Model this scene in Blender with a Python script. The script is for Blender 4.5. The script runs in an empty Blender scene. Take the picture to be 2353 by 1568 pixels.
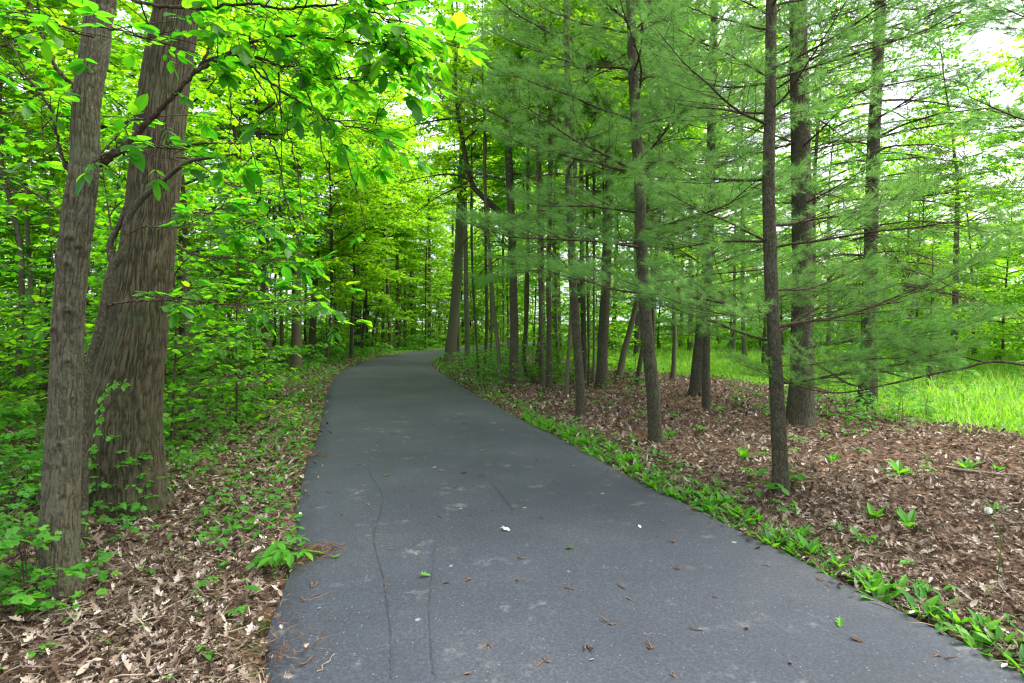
import bpy, math, random
import numpy as np
from mathutils import Matrix, Vector, Euler

rng = np.random.default_rng(7)
random.seed(7)
PI = math.pi
C = bpy.context.scene.collection
UP = np.array([0., 0., 1.])

# ------------------------------------------------------------------ camera numbers (2352 x 1568 frame of the photo)
FPX, CX, CY, HZ = 1307.0, 1176.0, 784.0, 740.0
CAMH = 1.55
PITCH = math.atan((CY - HZ) / FPX)
CAM = np.array([0., 0., CAMH])
FWD = np.array([0., math.cos(PITCH), -math.sin(PITCH)])
CUP = np.array([0., math.sin(PITCH), math.cos(PITCH)])

def ray(u, v):
    return np.array([(u - CX) / FPX, 0, 0]) + CUP * ((CY - v) / FPX) + FWD

def at(u, v, D):
    return CAM + ray(u, v) * D

def onground(u, v, z=0.0):
    d = ray(u, v)
    k = (z - CAMH) / d[2]
    return CAM + d * k

# ------------------------------------------------------------------ numeric helpers
_T = np.random.default_rng(3).random((256, 256))
def vnoise(x, y, px=None, s=0):
    x = np.asarray(x, float); y = np.asarray(y, float)
    xi = np.floor(x).astype(int); yi = np.floor(y).astype(int)
    fx = x - xi; fy = y - yi
    fx = fx * fx * (3 - 2 * fx); fy = fy * fy * (3 - 2 * fy)
    x0, x1 = xi, xi + 1
    if px: x0 = x0 % px; x1 = x1 % px
    h = lambda a, b: _T[(a * 7 + b * 3 + s * 17) % 256, (b * 5 + a * 11 + s * 29) % 256]
    a = h(x0, yi) * (1 - fx) + h(x1, yi) * fx
    b = h(x0, yi + 1) * (1 - fx) + h(x1, yi + 1) * fx
    return a * (1 - fy) + b * fy

def nrm(a):
    a = np.asarray(a, float)
    return a / np.maximum(np.linalg.norm(a, axis=-1, keepdims=True), 1e-9)

def sm(t):
    t = np.clip(t, 0, 1)
    return t * t * (3 - 2 * t)

def catmull(P, n):
    P = np.asarray(P, float)
    Q = np.vstack([2 * P[0] - P[1], P, 2 * P[-1] - P[-2]])
    m = len(P) - 1
    t = np.linspace(0, m - 1e-6, n)
    i = t.astype(int); f = (t - i)[:, None]
    a, b, c, d = Q[i], Q[i + 1], Q[i + 2], Q[i + 3]
    return .5 * (2 * b + (c - a) * f + (2 * a - 5 * b + 4 * c - d) * f * f + (3 * b - 3 * c + d - a) * f ** 3)

def mesh(name, V, Fs, mat, rnd=None, smooth=True):
    V = np.ascontiguousarray(V, dtype=np.float32)
    me = bpy.data.meshes.new(name)
    Fs = [np.asarray(f, dtype=np.int32) for f in Fs if len(f)]
    nl = sum(f.size for f in Fs); npoly = sum(len(f) for f in Fs)
    me.vertices.add(len(V)); me.vertices.foreach_set('co', V.ravel())
    me.loops.add(nl); me.loops.foreach_set('vertex_index', np.concatenate([f.ravel() for f in Fs]))
    me.polygons.add(npoly)
    tot = np.concatenate([np.full(len(f), f.shape[1], np.int32) for f in Fs])
    st = np.concatenate([[0], np.cumsum(tot)[:-1]]).astype(np.int32)
    me.polygons.foreach_set('loop_start', st)
    me.polygons.foreach_set('use_smooth', np.full(npoly, smooth, dtype=bool))
    if rnd is not None:
        at_ = me.attributes.new('rnd', 'FLOAT', 'POINT')
        at_.data.foreach_set('value', np.asarray(rnd, np.float32))
    me.update(calc_edges=True); me.validate()
    for m in (mat if isinstance(mat, (list, tuple)) else [mat]):
        me.materials.append(m)
    return me

def put(name, me, parent=None, loc=(0, 0, 0), rot=(0, 0, 0), scale=(1, 1, 1)):
    o = bpy.data.objects.new(name, me)
    C.objects.link(o)
    if parent is not None: o.parent = parent
    o.location = loc; o.rotation_euler = rot
    o.scale = (scale,) * 3 if isinstance(scale, (int, float)) else scale
    return o

def tag(o, label, cat=None, group=None, kind=None):
    if label: o['label'] = label
    if cat: o['category'] = cat
    if group: o['group'] = group
    if kind: o['kind'] = kind
    return o

def thing(name, label, cat, loc, group=None, rotz=0, scale=1.0):
    o = bpy.data.objects.new(name, None); C.objects.link(o)
    o.empty_display_size = .2
    o.location = loc; o.rotation_euler = (0, 0, rotz); o.scale = (scale,) * 3
    return tag(o, label, cat, group)

class Wood:
    """collects tapered tubes into one mesh"""
    def __init__(s): s.V = []; s.F = []; s.n = 0
    def tube(s, P, R, k=5, cap=True):
        P = np.asarray(P, float); R = np.asarray(R, float)
        T = nrm(np.gradient(P, axis=0))
        ref = np.array([0.31, 0.87, 0.38]) if abs(T[0][2]) > .8 else UP
        A = nrm(np.cross(T, ref)); B = np.cross(T, A)
        a = np.linspace(0, 2 * PI, k, endpoint=False)
        ring = P[:, None] + R[:, None, None] * (A[:, None] * np.cos(a)[None, :, None] + B[:, None] * np.sin(a)[None, :, None])
        n = len(P)
        i = np.arange(n - 1)[:, None] * k; j = np.arange(k)[None]
        q = np.stack([i + j, i + (j + 1) % k, i + k + (j + 1) % k, i + k + j], -1).reshape(-1, 4) + s.n
        s.V.append(ring.reshape(-1, 3)); s.F.append(q); s.n += n * k
    def mesh(s, name, mat): return mesh(name, np.vstack(s.V), [np.vstack(s.F)], mat)

# ------------------------------------------------------------------ leaf templates: x along the leaf, z its normal
def T_diamond():
    V = np.array([[0, 0, 0], [.45, .34, .05], [1, 0, -.06], [.45, -.34, .05]]); return V, np.array([[0, 2, 1], [0, 3, 2]])
def T_maple_small():
    V = np.array([[0, 0, 0], [.28, .5, .04], [.5, .2, .03], [1, 0, -.1], [.5, -.2, .03], [.28, -.5, .04], [.72, .36, -.02], [.72, -.36, -.02]])
    return V, np.array([[0, 2, 1], [0, 3, 2], [0, 4, 3], [0, 5, 4], [2, 3, 6], [4, 7, 3]])
def T_maple():
    V = [[.36, 0, 0]]
    tips = [(0, .66), (52, .58), (112, .45), (-112, .45), (-52, .58)]
    seq = [(-180, .36), (-112, .46), (-82, .25), (-52, .6), (-24, .27), (0, .66), (24, .27), (52, .6), (82, .25), (112, .46)]
    for a, r in seq:
        x = .36 + r * math.cos(math.radians(a)); y = r * math.sin(math.radians(a))
        V.append([x, y, -.22 * ((x - .36) ** 2 + y * y)])
    n = len(seq)
    return np.array(V), np.array([[0, 1 + i, 1 + (i + 1) % n] for i in range(n)])
def T_ellipse(hw=.21, fold=.05, droop=.18):
    t = np.array([.12, .34, .6, .82]); w = np.array([.5, .92, 1., .6]) * hw
    V = [[0, 0, 0]]
    for a, b in zip(t, w):
        z = -droop * a * a
        V += [[a, b, z + fold * b / hw], [a, 0, z], [a, -b, z + fold * b / hw]]
    V.append([1, 0, -droop])
    F = [[0, 2, 1], [0, 3, 2]]
    for i in range(3):
        a = 1 + 3 * i; b = a + 3
        F += [[a, a + 1, b + 1], [a, b + 1, b], [a + 1, a + 2, b + 2], [a + 1, b + 2, b + 1]]
    e = len(V) - 1
    F += [[10, 11, e], [11, 12, e]]
    return np.array(V), np.array(F)
def T_oak():
    """curled brown lobed leaf"""
    out = [(0, 0), (.12, .07), (.22, .2), (.32, .1), (.45, .27), (.56, .12), (.7, .25), (.78, .1), (1, .0)]
    V = [[x, 0, 0] for x in (0, .32, .56, .78, 1)]
    L = [[x, y, .9 * y * y * 2] for x, y in out[1:-1]]
    R = [[x, -y, .9 * y * y * 2] for x, y in out[1:-1]]
    V = np.array(V + L + R)
    l, r = 5, 12
    F = []
    mid = [0, 0, 1, 1, 2, 2, 3, 3]
    for o in (l, r):
        f = [[0, 1, o + 1], [0, o + 1, o], [1, o + 2, o + 1], [1, 2, o + 4], [1, o + 4, o + 3], [1, o + 3, o + 2], [2, o + 5, o + 4], [2, 3, o + 6], [2, o + 6, o + 5], [3, 4, o + 6]]
        f = [g for g in f if max(g) <= o + 6]
        F += f if o == l else [g[::-1] for g in f]
    return V, np.array(F)
def T_blade():
    V = np.array([[0, .5, 0], [0, -.5, 0], [.55, .42, .0], [.55, -.42, 0], [1, 0, -.12]]); return V, np.array([[0, 1, 3], [0, 3, 2], [2, 3, 4]])
DIA, MSM, MAP, OAK, BLA = T_diamond(), T_maple_small(), T_maple(), T_oak(), T_blade()
ELL = T_ellipse(); ELW = T_ellipse(.27, .04, .12); STRAP = T_ellipse(.14, .05, .35)

def leaves(tmpl, pos, X, Z, size, wy=None, bend=None):
    """instances of a leaf template as one big vertex array"""
    TV, TF = tmpl
    pos = np.asarray(pos, float); N = len(pos)
    X = nrm(X); Y = nrm(np.cross(Z, X)); Z = np.cross(X, Y)
    s = np.broadcast_to(np.asarray(size, float), (N,))
    wy = np.ones(N) if wy is None else np.broadcast_to(wy, (N,))
    tv = np.broadcast_to(TV, (N,) + TV.shape).copy()
    if bend is not None:
        tv[..., 2] += bend[:, None] * (tv[..., 0] ** 2) + (bend[:, None] * .6) * (tv[..., 1] ** 2) * 2
    V = pos[:, None] + s[:, None, None] * (tv[..., 0:1] * X[:, None] + tv[..., 1:2] * (wy[:, None, None] * Y[:, None]) + tv[..., 2:3] * Z[:, None])
    F = TF[None] + (np.arange(N) * len(TV))[:, None, None]
    return V.reshape(-1, 3), F.reshape(-1, 3), len(TV)

def jit(n, a, r=rng): return r.normal(0, a, (n, 3))

# ------------------------------------------------------------------ materials
def nm(name):
    m = bpy.data.materials.new(name); m.use_nodes = True
    nt = m.node_tree; nt.nodes.clear()
    out = nt.nodes.new('ShaderNodeOutputMaterial')
    return m, nt, out
def N(nt, typ, **kw):
    n = nt.nodes.new(typ)
    for k, v in kw.items():
        if k.startswith('i_'):
            key = k[2:]; n.inputs[int(key) if key.isdigit() else key.replace('_', ' ')].default_value = v
        else: setattr(n, k, v)
    return n
def ramp(nt, fac, stops):
    r = nt.nodes.new('ShaderNodeValToRGB')
    e = r.color_ramp.elements
    while len(e) < len(stops): e.new(.5)
    for a, (p, c) in zip(e, stops):
        a.position = p; a.color = tuple(c) + (1,) if len(c) == 3 else c
    nt.links.new(fac, r.inputs[0]); return r

def leaf_mat(name, stops, tstops, trans=.5, rough=.5, spec=.35):
    m, nt, out = nm(name)
    a = N(nt, 'ShaderNodeAttribute', attribute_name='rnd')
    oi = N(nt, 'ShaderNodeObjectInfo')
    ad = N(nt, 'ShaderNodeMath', operation='MULTIPLY_ADD', i_1=.30, i_2=-.15); nt.links.new(oi.outputs['Random'], ad.inputs[0])
    sm_ = N(nt, 'ShaderNodeMath', operation='ADD', use_clamp=True)
    nt.links.new(a.outputs['Fac'], sm_.inputs[0]); nt.links.new(ad.outputs[0], sm_.inputs[1])
    r = ramp(nt, sm_.outputs[0], stops); t = ramp(nt, sm_.outputs[0], tstops)
    p = N(nt, 'ShaderNodeBsdfPrincipled'); p.inputs['Roughness'].default_value = rough; p.inputs['Specular IOR Level'].default_value = spec
    tr = N(nt, 'ShaderNodeBsdfTranslucent')
    mx = N(nt, 'ShaderNodeMixShader', i_0=trans)
    nt.links.new(r.outputs[0], p.inputs['Base Color']); nt.links.new(t.outputs[0], tr.inputs['Color'])
    nt.links.new(p.outputs[0], mx.inputs[1]); nt.links.new(tr.outputs[0], mx.inputs[2]); nt.links.new(mx.outputs[0], out.inputs[0])
    return m

def bark_mat(name, dark, mid, light, zscale=.18, sc=22, bump=.5, lichen=None, crack=False):
    m, nt, out = nm(name)
    tc = N(nt, 'ShaderNodeTexCoord')
    mp = N(nt, 'ShaderNodeMapping'); mp.inputs['Scale'].default_value = (1, 1, zscale)
    nt.links.new(tc.outputs['Object'], mp.inputs[0])
    n1 = N(nt, 'ShaderNodeTexNoise'); n1.inputs['Scale'].default_value = sc; n1.inputs['Detail'].default_value = 8; n1.inputs['Roughness'].default_value = .68
    nt.links.new(mp.outputs[0], n1.inputs[0])
    v = N(nt, 'ShaderNodeTexVoronoi', feature='DISTANCE_TO_EDGE'); v.inputs['Scale'].default_value = sc * 1.3
    mixv = N(nt, 'ShaderNodeVectorMath', operation='MULTIPLY_ADD'); mixv.inputs[1].default_value = (.06, .06, .06)
    nt.links.new(n1.outputs['Color'], mixv.inputs[0]); nt.links.new(mp.outputs[0], mixv.inputs[2])
    nt.links.new(mixv.outputs[0], v.inputs[0])
    h = N(nt, 'ShaderNodeMath', operation='MULTIPLY_ADD', i_1=1.2, use_clamp=True)
    nt.links.new(v.outputs['Distance'], h.inputs[0])
    hs = N(nt, 'ShaderNodeMath', operation='MULTIPLY', i_1=.85); nt.links.new(n1.outputs[0], hs.inputs[0]); nt.links.new(hs.outputs[0], h.inputs[2])
    src = h.outputs[0]
    if crack:
        a = N(nt, 'ShaderNodeAttribute', attribute_name='rnd')
        mm = N(nt, 'ShaderNodeMath', operation='MULTIPLY', use_clamp=True); rr_ = N(nt, 'ShaderNodeMath', operation='MULTIPLY_ADD', i_1=.62, i_2=.42); nt.links.new(a.outputs['Fac'], rr_.inputs[0]); nt.links.new(rr_.outputs[0], mm.inputs[0])
        h2 = N(nt, 'ShaderNodeMath', operation='MULTIPLY_ADD', i_1=.8, i_2=.45); nt.links.new(src, h2.inputs[0]); nt.links.new(h2.outputs[0], mm.inputs[1])
        src = mm.outputs[0]
    r = ramp(nt, src, [(.22, dark), (.5, mid), (.85, light)])
    col = r.outputs[0]
    n2 = N(nt, 'ShaderNodeTexNoise'); n2.inputs['Scale'].default_value = 3.5; n2.inputs['Detail'].default_value = 9; n2.inputs['Roughness'].default_value = .7
    nt.links.new(tc.outputs['Object'], n2.inputs[0])
    if lichen:
        lr = ramp(nt, n2.outputs[0], [(.52, (0, 0, 0)), (.64, (1, 1, 1))])
        mx = N(nt, 'ShaderNodeMix', data_type='RGBA'); 
        k = N(nt, 'ShaderNodeMath', operation='MULTIPLY', i_1=.6); nt.links.new(lr.outputs[0], k.inputs[0]); nt.links.new(k.outputs[0], mx.inputs[0])
        nt.links.new(col, mx.inputs[6]); mx.inputs[7].default_value = tuple(lichen) + (1,)
        col = mx.outputs[2]
    p = N(nt, 'ShaderNodeBsdfPrincipled'); p.inputs['Roughness'].default_value = .9; p.inputs['Specular IOR Level'].default_value = .15
    b = N(nt, 'ShaderNodeBump'); b.inputs['Strength'].default_value = bump; b.inputs['Distance'].default_value = .012
    nt.links.new(src, b.inputs['Height']); nt.links.new(b.outputs[0], p.inputs['Normal'])
    nt.links.new(col, p.inputs['Base Color']); nt.links.new(p.outputs[0], out.inputs[0])
    return m

M = {}
M['maple'] = leaf_mat('maple_leaf', [(0, (.02, .11, .005)), (.5, (.04, .165, .006)), (1, (.09, .22, .008))], [(0, (.08, .4, .006)), (.5, (.2, .58, .008)), (1, (.42, .74, .01))], .62)
M['bright'] = leaf_mat('bright_leaf', [(0, (.04, .16, .006)), (.5, (.08, .22, .008)), (1, (.14, .27, .01))], [(0, (.2, .54, .008)), (.5, (.34, .68, .01)), (1, (.52, .78, .012))], .62)
M['hickory'] = leaf_mat('broad_leaf', [(0, (.017, .095, .009)), (.5, (.03, .135, .011)), (1, (.05, .175, .013))], [(0, (.06, .38, .008)), (.5, (.13, .53, .01)), (1, (.32, .68, .012))], .62, .42, .3)
M['seedling'] = leaf_mat('seedling_leaf', [(0, (.025, .14, .01)), (.6, (.05, .22, .014)), (1, (.10, .3, .015))], [(0, (.08, .36, .01)), (1, (.22, .56, .015))], .45)
M['grass'] = leaf_mat('meadow_blade', [(0, (.05, .18, .012)), (.5, (.10, .27, .016)), (.85, (.18, .34, .04)), (1, (.3, .34, .12))], [(0, (.14, .42, .012)), (.85, (.3, .58, .03)), (1, (.4, .5, .15))], .5, .6, .2)
M['needle'] = leaf_mat('pine_needle', [(0, (.055, .16, .038)), (.5, (.09, .22, .058)), (1, (.14, .285, .085))], [(0, (.15, .41, .07)), (1, (.28, .54, .105))], .46, .5, .15)
M['spruce'] = leaf_mat('spruce_needle', [(0, (.036, .105, .026)), (.5, (.062, .145, .036)), (1, (.095, .19, .045))], [(0, (.1, .25, .035)), (1, (.18, .34, .05))], .36, .5, .2)
M['litter'] = leaf_mat('dead_leaf', [(0, (.024, .016, .0105)), (.3, (.072, .05, .033)), (.55, (.17, .13, .097)), (.78, (.315, .265, .215)), (1, (.5, .45, .395))], [(0, (.08, .04, .02)), (1, (.3, .2, .12))], .14, .75, .15)
M['oakbark'] = bark_mat('oak_bark', (.0055, .0045, .0022), (.030, .0275, .0145), (.076, .071, .043), .5, 56, .6, (.05, .062, .03), True)
M['greybark'] = bark_mat('grey_bark', (.007, .0063, .0036), (.033, .032, .0185), (.094, .091, .06), .6, 36, .8, (.09, .11, .07), True)
M['pinebark'] = bark_mat('pine_bark', (.0105, .0095, .0058), (.040, .0385, .024), (.093, .09, .061), .45, 42, .6, (.085, .102, .06))
M['twig'] = bark_mat('twig_bark', (.014, .0105, .006), (.04, .031, .019), (.09, .074, .05), .5, 30, .3)
M['stick'] = bark_mat('dead_stick', (.05, .04, .03), (.13, .105, .085), (.26, .22, .185), .5, 30, .4)

def ground_material():
    m, nt, out = nm('forest_soil')
    tc = N(nt, 'ShaderNodeTexCoord')
    n1 = N(nt, 'ShaderNodeTexNoise'); n1.inputs['Scale'].default_value = 14; n1.inputs['Detail'].default_value = 10; n1.inputs['Roughness'].default_value = .75
    v = N(nt, 'ShaderNodeTexVoronoi'); v.inputs['Scale'].default_value = 22
    for q in (n1, v): nt.links.new(tc.outputs['Object'], q.inputs[0])
    mx0 = N(nt, 'ShaderNodeMath', operation='MULTIPLY_ADD', i_1=.35); nt.links.new(v.outputs['Color'], mx0.inputs[0])
    k = N(nt, 'ShaderNodeMath', operation='MULTIPLY', i_1=.65); nt.links.new(n1.outputs[0], k.inputs[0]); nt.links.new(k.outputs[0], mx0.inputs[2])
    r = ramp(nt, mx0.outputs[0], [(.2, (.025, .016, .01)), (.5, (.085, .052, .032)), (.8, (.2, .14, .1))])
    a = N(nt, 'ShaderNodeAttribute', attribute_name='rnd')
    g = ramp(nt, n1.outputs[0], [(.3, (.05, .14, .008)), (.7, (.12, .25, .02))])
    mx = N(nt, 'ShaderNodeMix', data_type='RGBA')
    nt.links.new(a.outputs['Fac'], mx.inputs[0]); nt.links.new(r.outputs[0], mx.inputs[6]); nt.links.new(g.outputs[0], mx.inputs[7])
    p = N(nt, 'ShaderNodeBsdfPrincipled'); p.inputs['Roughness'].default_value = .95; p.inputs['Specular IOR Level'].default_value = .1
    b = N(nt, 'ShaderNodeBump'); b.inputs['Strength'].default_value = .6; b.inputs['Distance'].default_value = .03
    nt.links.new(mx0.outputs[0], b.inputs['Height']); nt.links.new(b.outputs[0], p.inputs['Normal'])
    nt.links.new(mx.outputs[2], p.inputs['Base Color']); nt.links.new(p.outputs[0], out.inputs[0])
    return m

def asphalt_material():
    m, nt, out = nm('asphalt')
    tc = N(nt, 'ShaderNodeTexCoord'); P = tc.outputs['Object']
    def noise(s, d=4, ro=.6):
        n = N(nt, 'ShaderNodeTexNoise'); n.inputs['Scale'].default_value = s; n.inputs['Detail'].default_value = d; n.inputs['Roughness'].default_value = ro
        nt.links.new(P, n.inputs[0]); return n.outputs[0]
    big, fine, mid = noise(.7, 5), noise(62, 5, .85), noise(9, 8, .7)
    base = ramp(nt, big, [(.3, (.019, .0245, .0345)), (.5, (.0255, .032, .0445)), (.68, (.038, .043, .052))]).outputs[0]
    def mixc(fac, c1, c2, mode='MIX'):
        x = N(nt, 'ShaderNodeMix', data_type='RGBA', blend_type=mode)
        for s, i in ((fac, 0), (c1, 6), (c2, 7)):
            if isinstance(s, (int, float)): x.inputs[i].default_value = s
            elif isinstance(s, tuple): x.inputs[i].default_value = s + (1,)
            else: nt.links.new(s, x.inputs[i])
        return x.outputs[2]
    agg = ramp(nt, fine, [(.32, (.5, .5, .51)), (.5, (.97, .97, .97)), (.68, (1.9, 1.88, 1.85))]).outputs[0]
    col = mixc(1.0, base, agg, 'MULTIPLY')
    vs = N(nt, 'ShaderNodeTexVoronoi'); vs.inputs['Scale'].default_value = 38; nt.links.new(P, vs.inputs[0])
    sp = ramp(nt, vs.outputs['Distance'], [(.07, (1, 1, 1)), (.13, (0, 0, 0))]).outputs[0]
    vb = N(nt, 'ShaderNodeSeparateColor'); nt.links.new(vs.outputs['Color'], vb.inputs[0])
    gate = ramp(nt, vb.outputs[0], [(.72, (0, 0, 0)), (.76, (1, 1, 1))]).outputs[0]
    sp2 = N(nt, 'ShaderNodeMath', operation='MULTIPLY'); nt.links.new(sp, sp2.inputs[0]); nt.links.new(gate, sp2.inputs[1])
    col = mixc(sp2.outputs[0], col, (.22, .22, .22))
    # pale scuffs and lichen spots
    st = ramp(nt, noise(2.6, 9, .72), [(.545, (0, 0, 0)), (.66, (1, 1, 1))]).outputs[0]
    st2 = ramp(nt, mid, [(.5, (0, 0, 0)), (.66, (1, 1, 1))]).outputs[0]
    sc = N(nt, 'ShaderNodeMath', operation='MULTIPLY'); nt.links.new(st, sc.inputs[0]); nt.links.new(st2, sc.inputs[1])
    sc3 = N(nt, 'ShaderNodeMath', operation='MULTIPLY', i_1=.6); nt.links.new(sc.outputs[0], sc3.inputs[0])
    col = mixc(sc3.outputs[0], col, (.2, .205, .205))
    vw = N(nt, 'ShaderNodeTexVoronoi'); vw.inputs['Scale'].default_value = 3.2; nt.links.new(P, vw.inputs[0])
    dsp = N(nt, 'ShaderNodeMath', operation='MULTIPLY_ADD', i_1=.22); nt.links.new(mid, dsp.inputs[0]); nt.links.new(vw.outputs['Distance'], dsp.inputs[2])
    w = ramp(nt, dsp.outputs[0], [(.13, (1, 1, 1)), (.165, (0, 0, 0))]).outputs[0]
    w2 = N(nt, 'ShaderNodeMath', operation='MULTIPLY', i_1=.7); nt.links.new(w, w2.inputs[0])
    col = mixc(w2.outputs[0], col, (.26, .27, .265))
    p = N(nt, 'ShaderNodeBsdfPrincipled'); p.inputs['Roughness'].default_value = .78; p.inputs['Specular IOR Level'].default_value = .35
    b = N(nt, 'ShaderNodeBump'); b.inputs['Strength'].default_value = .5; b.inputs['Distance'].default_value = .004
    nt.links.new(fine, b.inputs['Height']); nt.links.new(b.outputs[0], p.inputs['Normal'])
    nt.links.new(col, p.inputs['Base Color']); nt.links.new(p.outputs[0], out.inputs[0])
    return m
def plain(name, col, rough=.8, nscale=20, var=.4):
    m, nt, out = nm(name)
    tc = N(nt, 'ShaderNodeTexCoord'); n = N(nt, 'ShaderNodeTexNoise'); n.inputs['Scale'].default_value = nscale; n.inputs['Detail'].default_value = 5
    nt.links.new(tc.outputs['Object'], n.inputs[0])
    r = ramp(nt, n.outputs[0], [(.3, tuple(c * (1 - var) for c in col)), (.7, tuple(min(1, c * (1 + var)) for c in col))])
    p = N(nt, 'ShaderNodeBsdfPrincipled'); p.inputs['Roughness'].default_value = rough
    nt.links.new(r.outputs[0], p.inputs['Base Color']); nt.links.new(p.outputs[0], out.inputs[0])
    return m
M['ground'] = ground_material(); M['asphalt'] = asphalt_material()
M['crack'] = plain('crack_filler', (.016, .019, .0255), .7)
M['catkin'] = plain('dry_catkin', (.085, .05, .026), .9, 60)
M['palechip'] = plain('pale_chip', (.55, .5, .42), .8, 60, .2)
M['paleleaf'] = plain('pale_leaf_underside', (.3, .34, .3), .7, 60, .15)
M['white'] = plain('white_flower', (.75, .75, .72), .8, 60, .1)

# ------------------------------------------------------------------ path, ground
Lpx = [(610, 1568), (617, 1500), (632, 1420), (645, 1370), (652, 1340), (668, 1312), (688, 1295), (692, 1270), (684, 1215), (690, 1150), (704, 1080), (715, 1040), (728, 1005), (736, 975), (745, 930), (755, 893), (768, 869), (790, 849), (830, 832), (870, 820), (920, 810), (960, 805), (1020, 802)]
Rpx = [(2352, 1545), (2149, 1441), (1984, 1357), (1790, 1261), (1563, 1150), (1490, 1115), (1309, 1017), (1169, 947), (1099, 908), (1043, 874), (1008, 852), (991, 836), (993, 825), (1021, 815)]
Lw = [onground(u, v)[:2] for u, v in Lpx]; Rw = [onground(u, v)[:2] for u, v in Rpx]
d0 = (np.array(Lw[0]) - np.array(Lw[4])); d0 = d0 / np.linalg.norm(d0)
d0 = np.array([.22, -.975])
Lw = [Lw[0] + d0 * 9] + [Lw[0] + d0 * 3] + Lw + [(-2.4, 36.5), (0, 42), (3.4, 48), (9, 56), (18, 66)]
Rw = [Rw[0] + d0 * 9] + [Rw[0] + d0 * 3] + Rw + [(-1.6, 31.5), (.7, 37.5), (4, 44), (9.5, 52), (19, 62)]
def resample(P, step):
    P = catmull(np.array(P), len(P) * 30)
    s = np.concatenate([[0], np.cumsum(np.linalg.norm(np.diff(P, axis=0), axis=1))])
    t = np.linspace(0, s[-1], int(s[-1] / step))
    return np.stack([np.interp(t, s, P[:, 0]), np.interp(t, s, P[:, 1])], 1)
LE, RE = resample(Lw, .12), resample(Rw, .12)
LE = LE + (np.stack([vnoise(np.arange(len(LE)) * .31, LE[:, 1] * 0, s=1), vnoise(np.arange(len(LE)) * .29, LE[:, 1] * 0, s=2)], 1) - .5) * .05
RE = RE + (np.stack([vnoise(np.arange(len(RE)) * .31, RE[:, 1] * 0, s=3), vnoise(np.arange(len(RE)) * .29, RE[:, 1] * 0, s=4)], 1) - .5) * .04
POLY = np.vstack([LE, RE[::-1]])
EDGE = np.vstack([LE, RE])
def inside(poly, x, y):
    x = np.asarray(x, float).ravel(); y = np.asarray(y, float).ravel()
    r = np.zeros(len(x), bool)
    xa, ya = poly[:, 0], poly[:, 1]; xb, yb = np.roll(xa, -1), np.roll(ya, -1)
    for i in range(len(poly)):
        if ya[i] == yb[i]: continue
        c = ((ya[i] > y) != (yb[i] > y))
        if c.any(): r ^= c & (x < (xb[i] - xa[i]) * (y - ya[i]) / (yb[i] - ya[i]) + xa[i])
    return r
def dpath(x, y):
    x = np.asarray(x, float).ravel(); y = np.asarray(y, float).ravel()
    d = np.empty(len(x))
    E = EDGE[::2]
    for a in range(0, len(x), 8000):
        b = slice(a, a + 8000)
        d[b] = np.sqrt(((x[b, None] - E[None, :, 0]) ** 2 + (y[b, None] - E[None, :, 1]) ** 2).min(1))
    return np.where(inside(POLY, x, y), -d, d)
MEADOW = np.array([(60, 3), (9.5, 6.2), (7.2, 7.6), (6.9, 8.6), (6.6, 9.9), (7.4, 12.3), (6.6, 14.4), (5.8, 16), (4.8, 17.4), (3.6, 19), (2.6, 21.5), (1.8, 25), (1.8, 31), (6, 42), (12, 52), (24, 64), (70, 70)])
def gz(x, y, d=None):
    x = np.asarray(x, float); y = np.asarray(y, float); sh = x.shape
    x = x.ravel(); y = y.ravel()
    d = dpath(x, y) if d is None else d.ravel()
    n = (vnoise(x * .45 + 50, y * .45 + 50) - .5) * .16 + (vnoise(x * 1.7 + 9, y * 1.7 + 40, s=2) - .5) * .07
    z = -.085 + .06 * sm((d + .02) / .25) + n * sm(d / 1.2) + .12 * sm((d - 1.5) / 6) * (x < 0)
    return np.where(d < -.03, -.085, z).reshape(sh)
def g1(x, y): return float(gz(np.array([x]), np.array([y]))[0])

def axis_steps(lo, hi, c0, c1, fine, grow):
    a = list(np.arange(c0, c1, fine)); s = fine; b = c1
    up = []
    while b < hi: up.append(b); s *= grow; b += s
    s = fine; b = c0 - fine; dn = []
    while b > lo: dn.append(b); s *= grow; b -= s
    return np.array([lo] + dn[::-1] + a + up + [hi])
xs = axis_steps(-260, 260, -5, 7, .1, 1.13); ys = axis_steps(-40, 420, -.5, 16, .11, 1.10)
GX, GY = np.meshgrid(xs, ys)
gd = dpath(GX, GY)
Zg = gz(GX, GY, gd)
nx, ny = len(xs), len(ys)
i = np.arange(ny - 1)[:, None] * nx + np.arange(nx - 1)[None]
gf = np.stack([i, i + 1, i + nx + 1, i + nx], -1).reshape(-1, 4)
jx = GX.ravel() + (vnoise(GX.ravel() * .8, GY.ravel() * .8, s=5) - .5) * 1.2
jy = GY.ravel() + (vnoise(GX.ravel() * .8, GY.ravel() * .8, s=6) - .5) * 1.2
mead = np.maximum(inside(MEADOW, jx, jy).astype(float), .85 * sm((np.hypot(jx, jy) - 26) / 10) * (jy > 0))
o = put('ground', mesh('ground', np.stack([GX.ravel(), GY.ravel(), Zg.ravel()], 1), [gf], M['ground'], mead))
tag(o, 'brown leaf-strewn woodland soil running into green meadow', kind='structure')

n = 420
tl = np.linspace(0, 1, n) ** 1.0
def at_t(E, t):
    s = np.linspace(0, 1, len(E)); return np.stack([np.interp(t, s, E[:, 0]), np.interp(t, s, E[:, 1])], 1)
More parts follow.
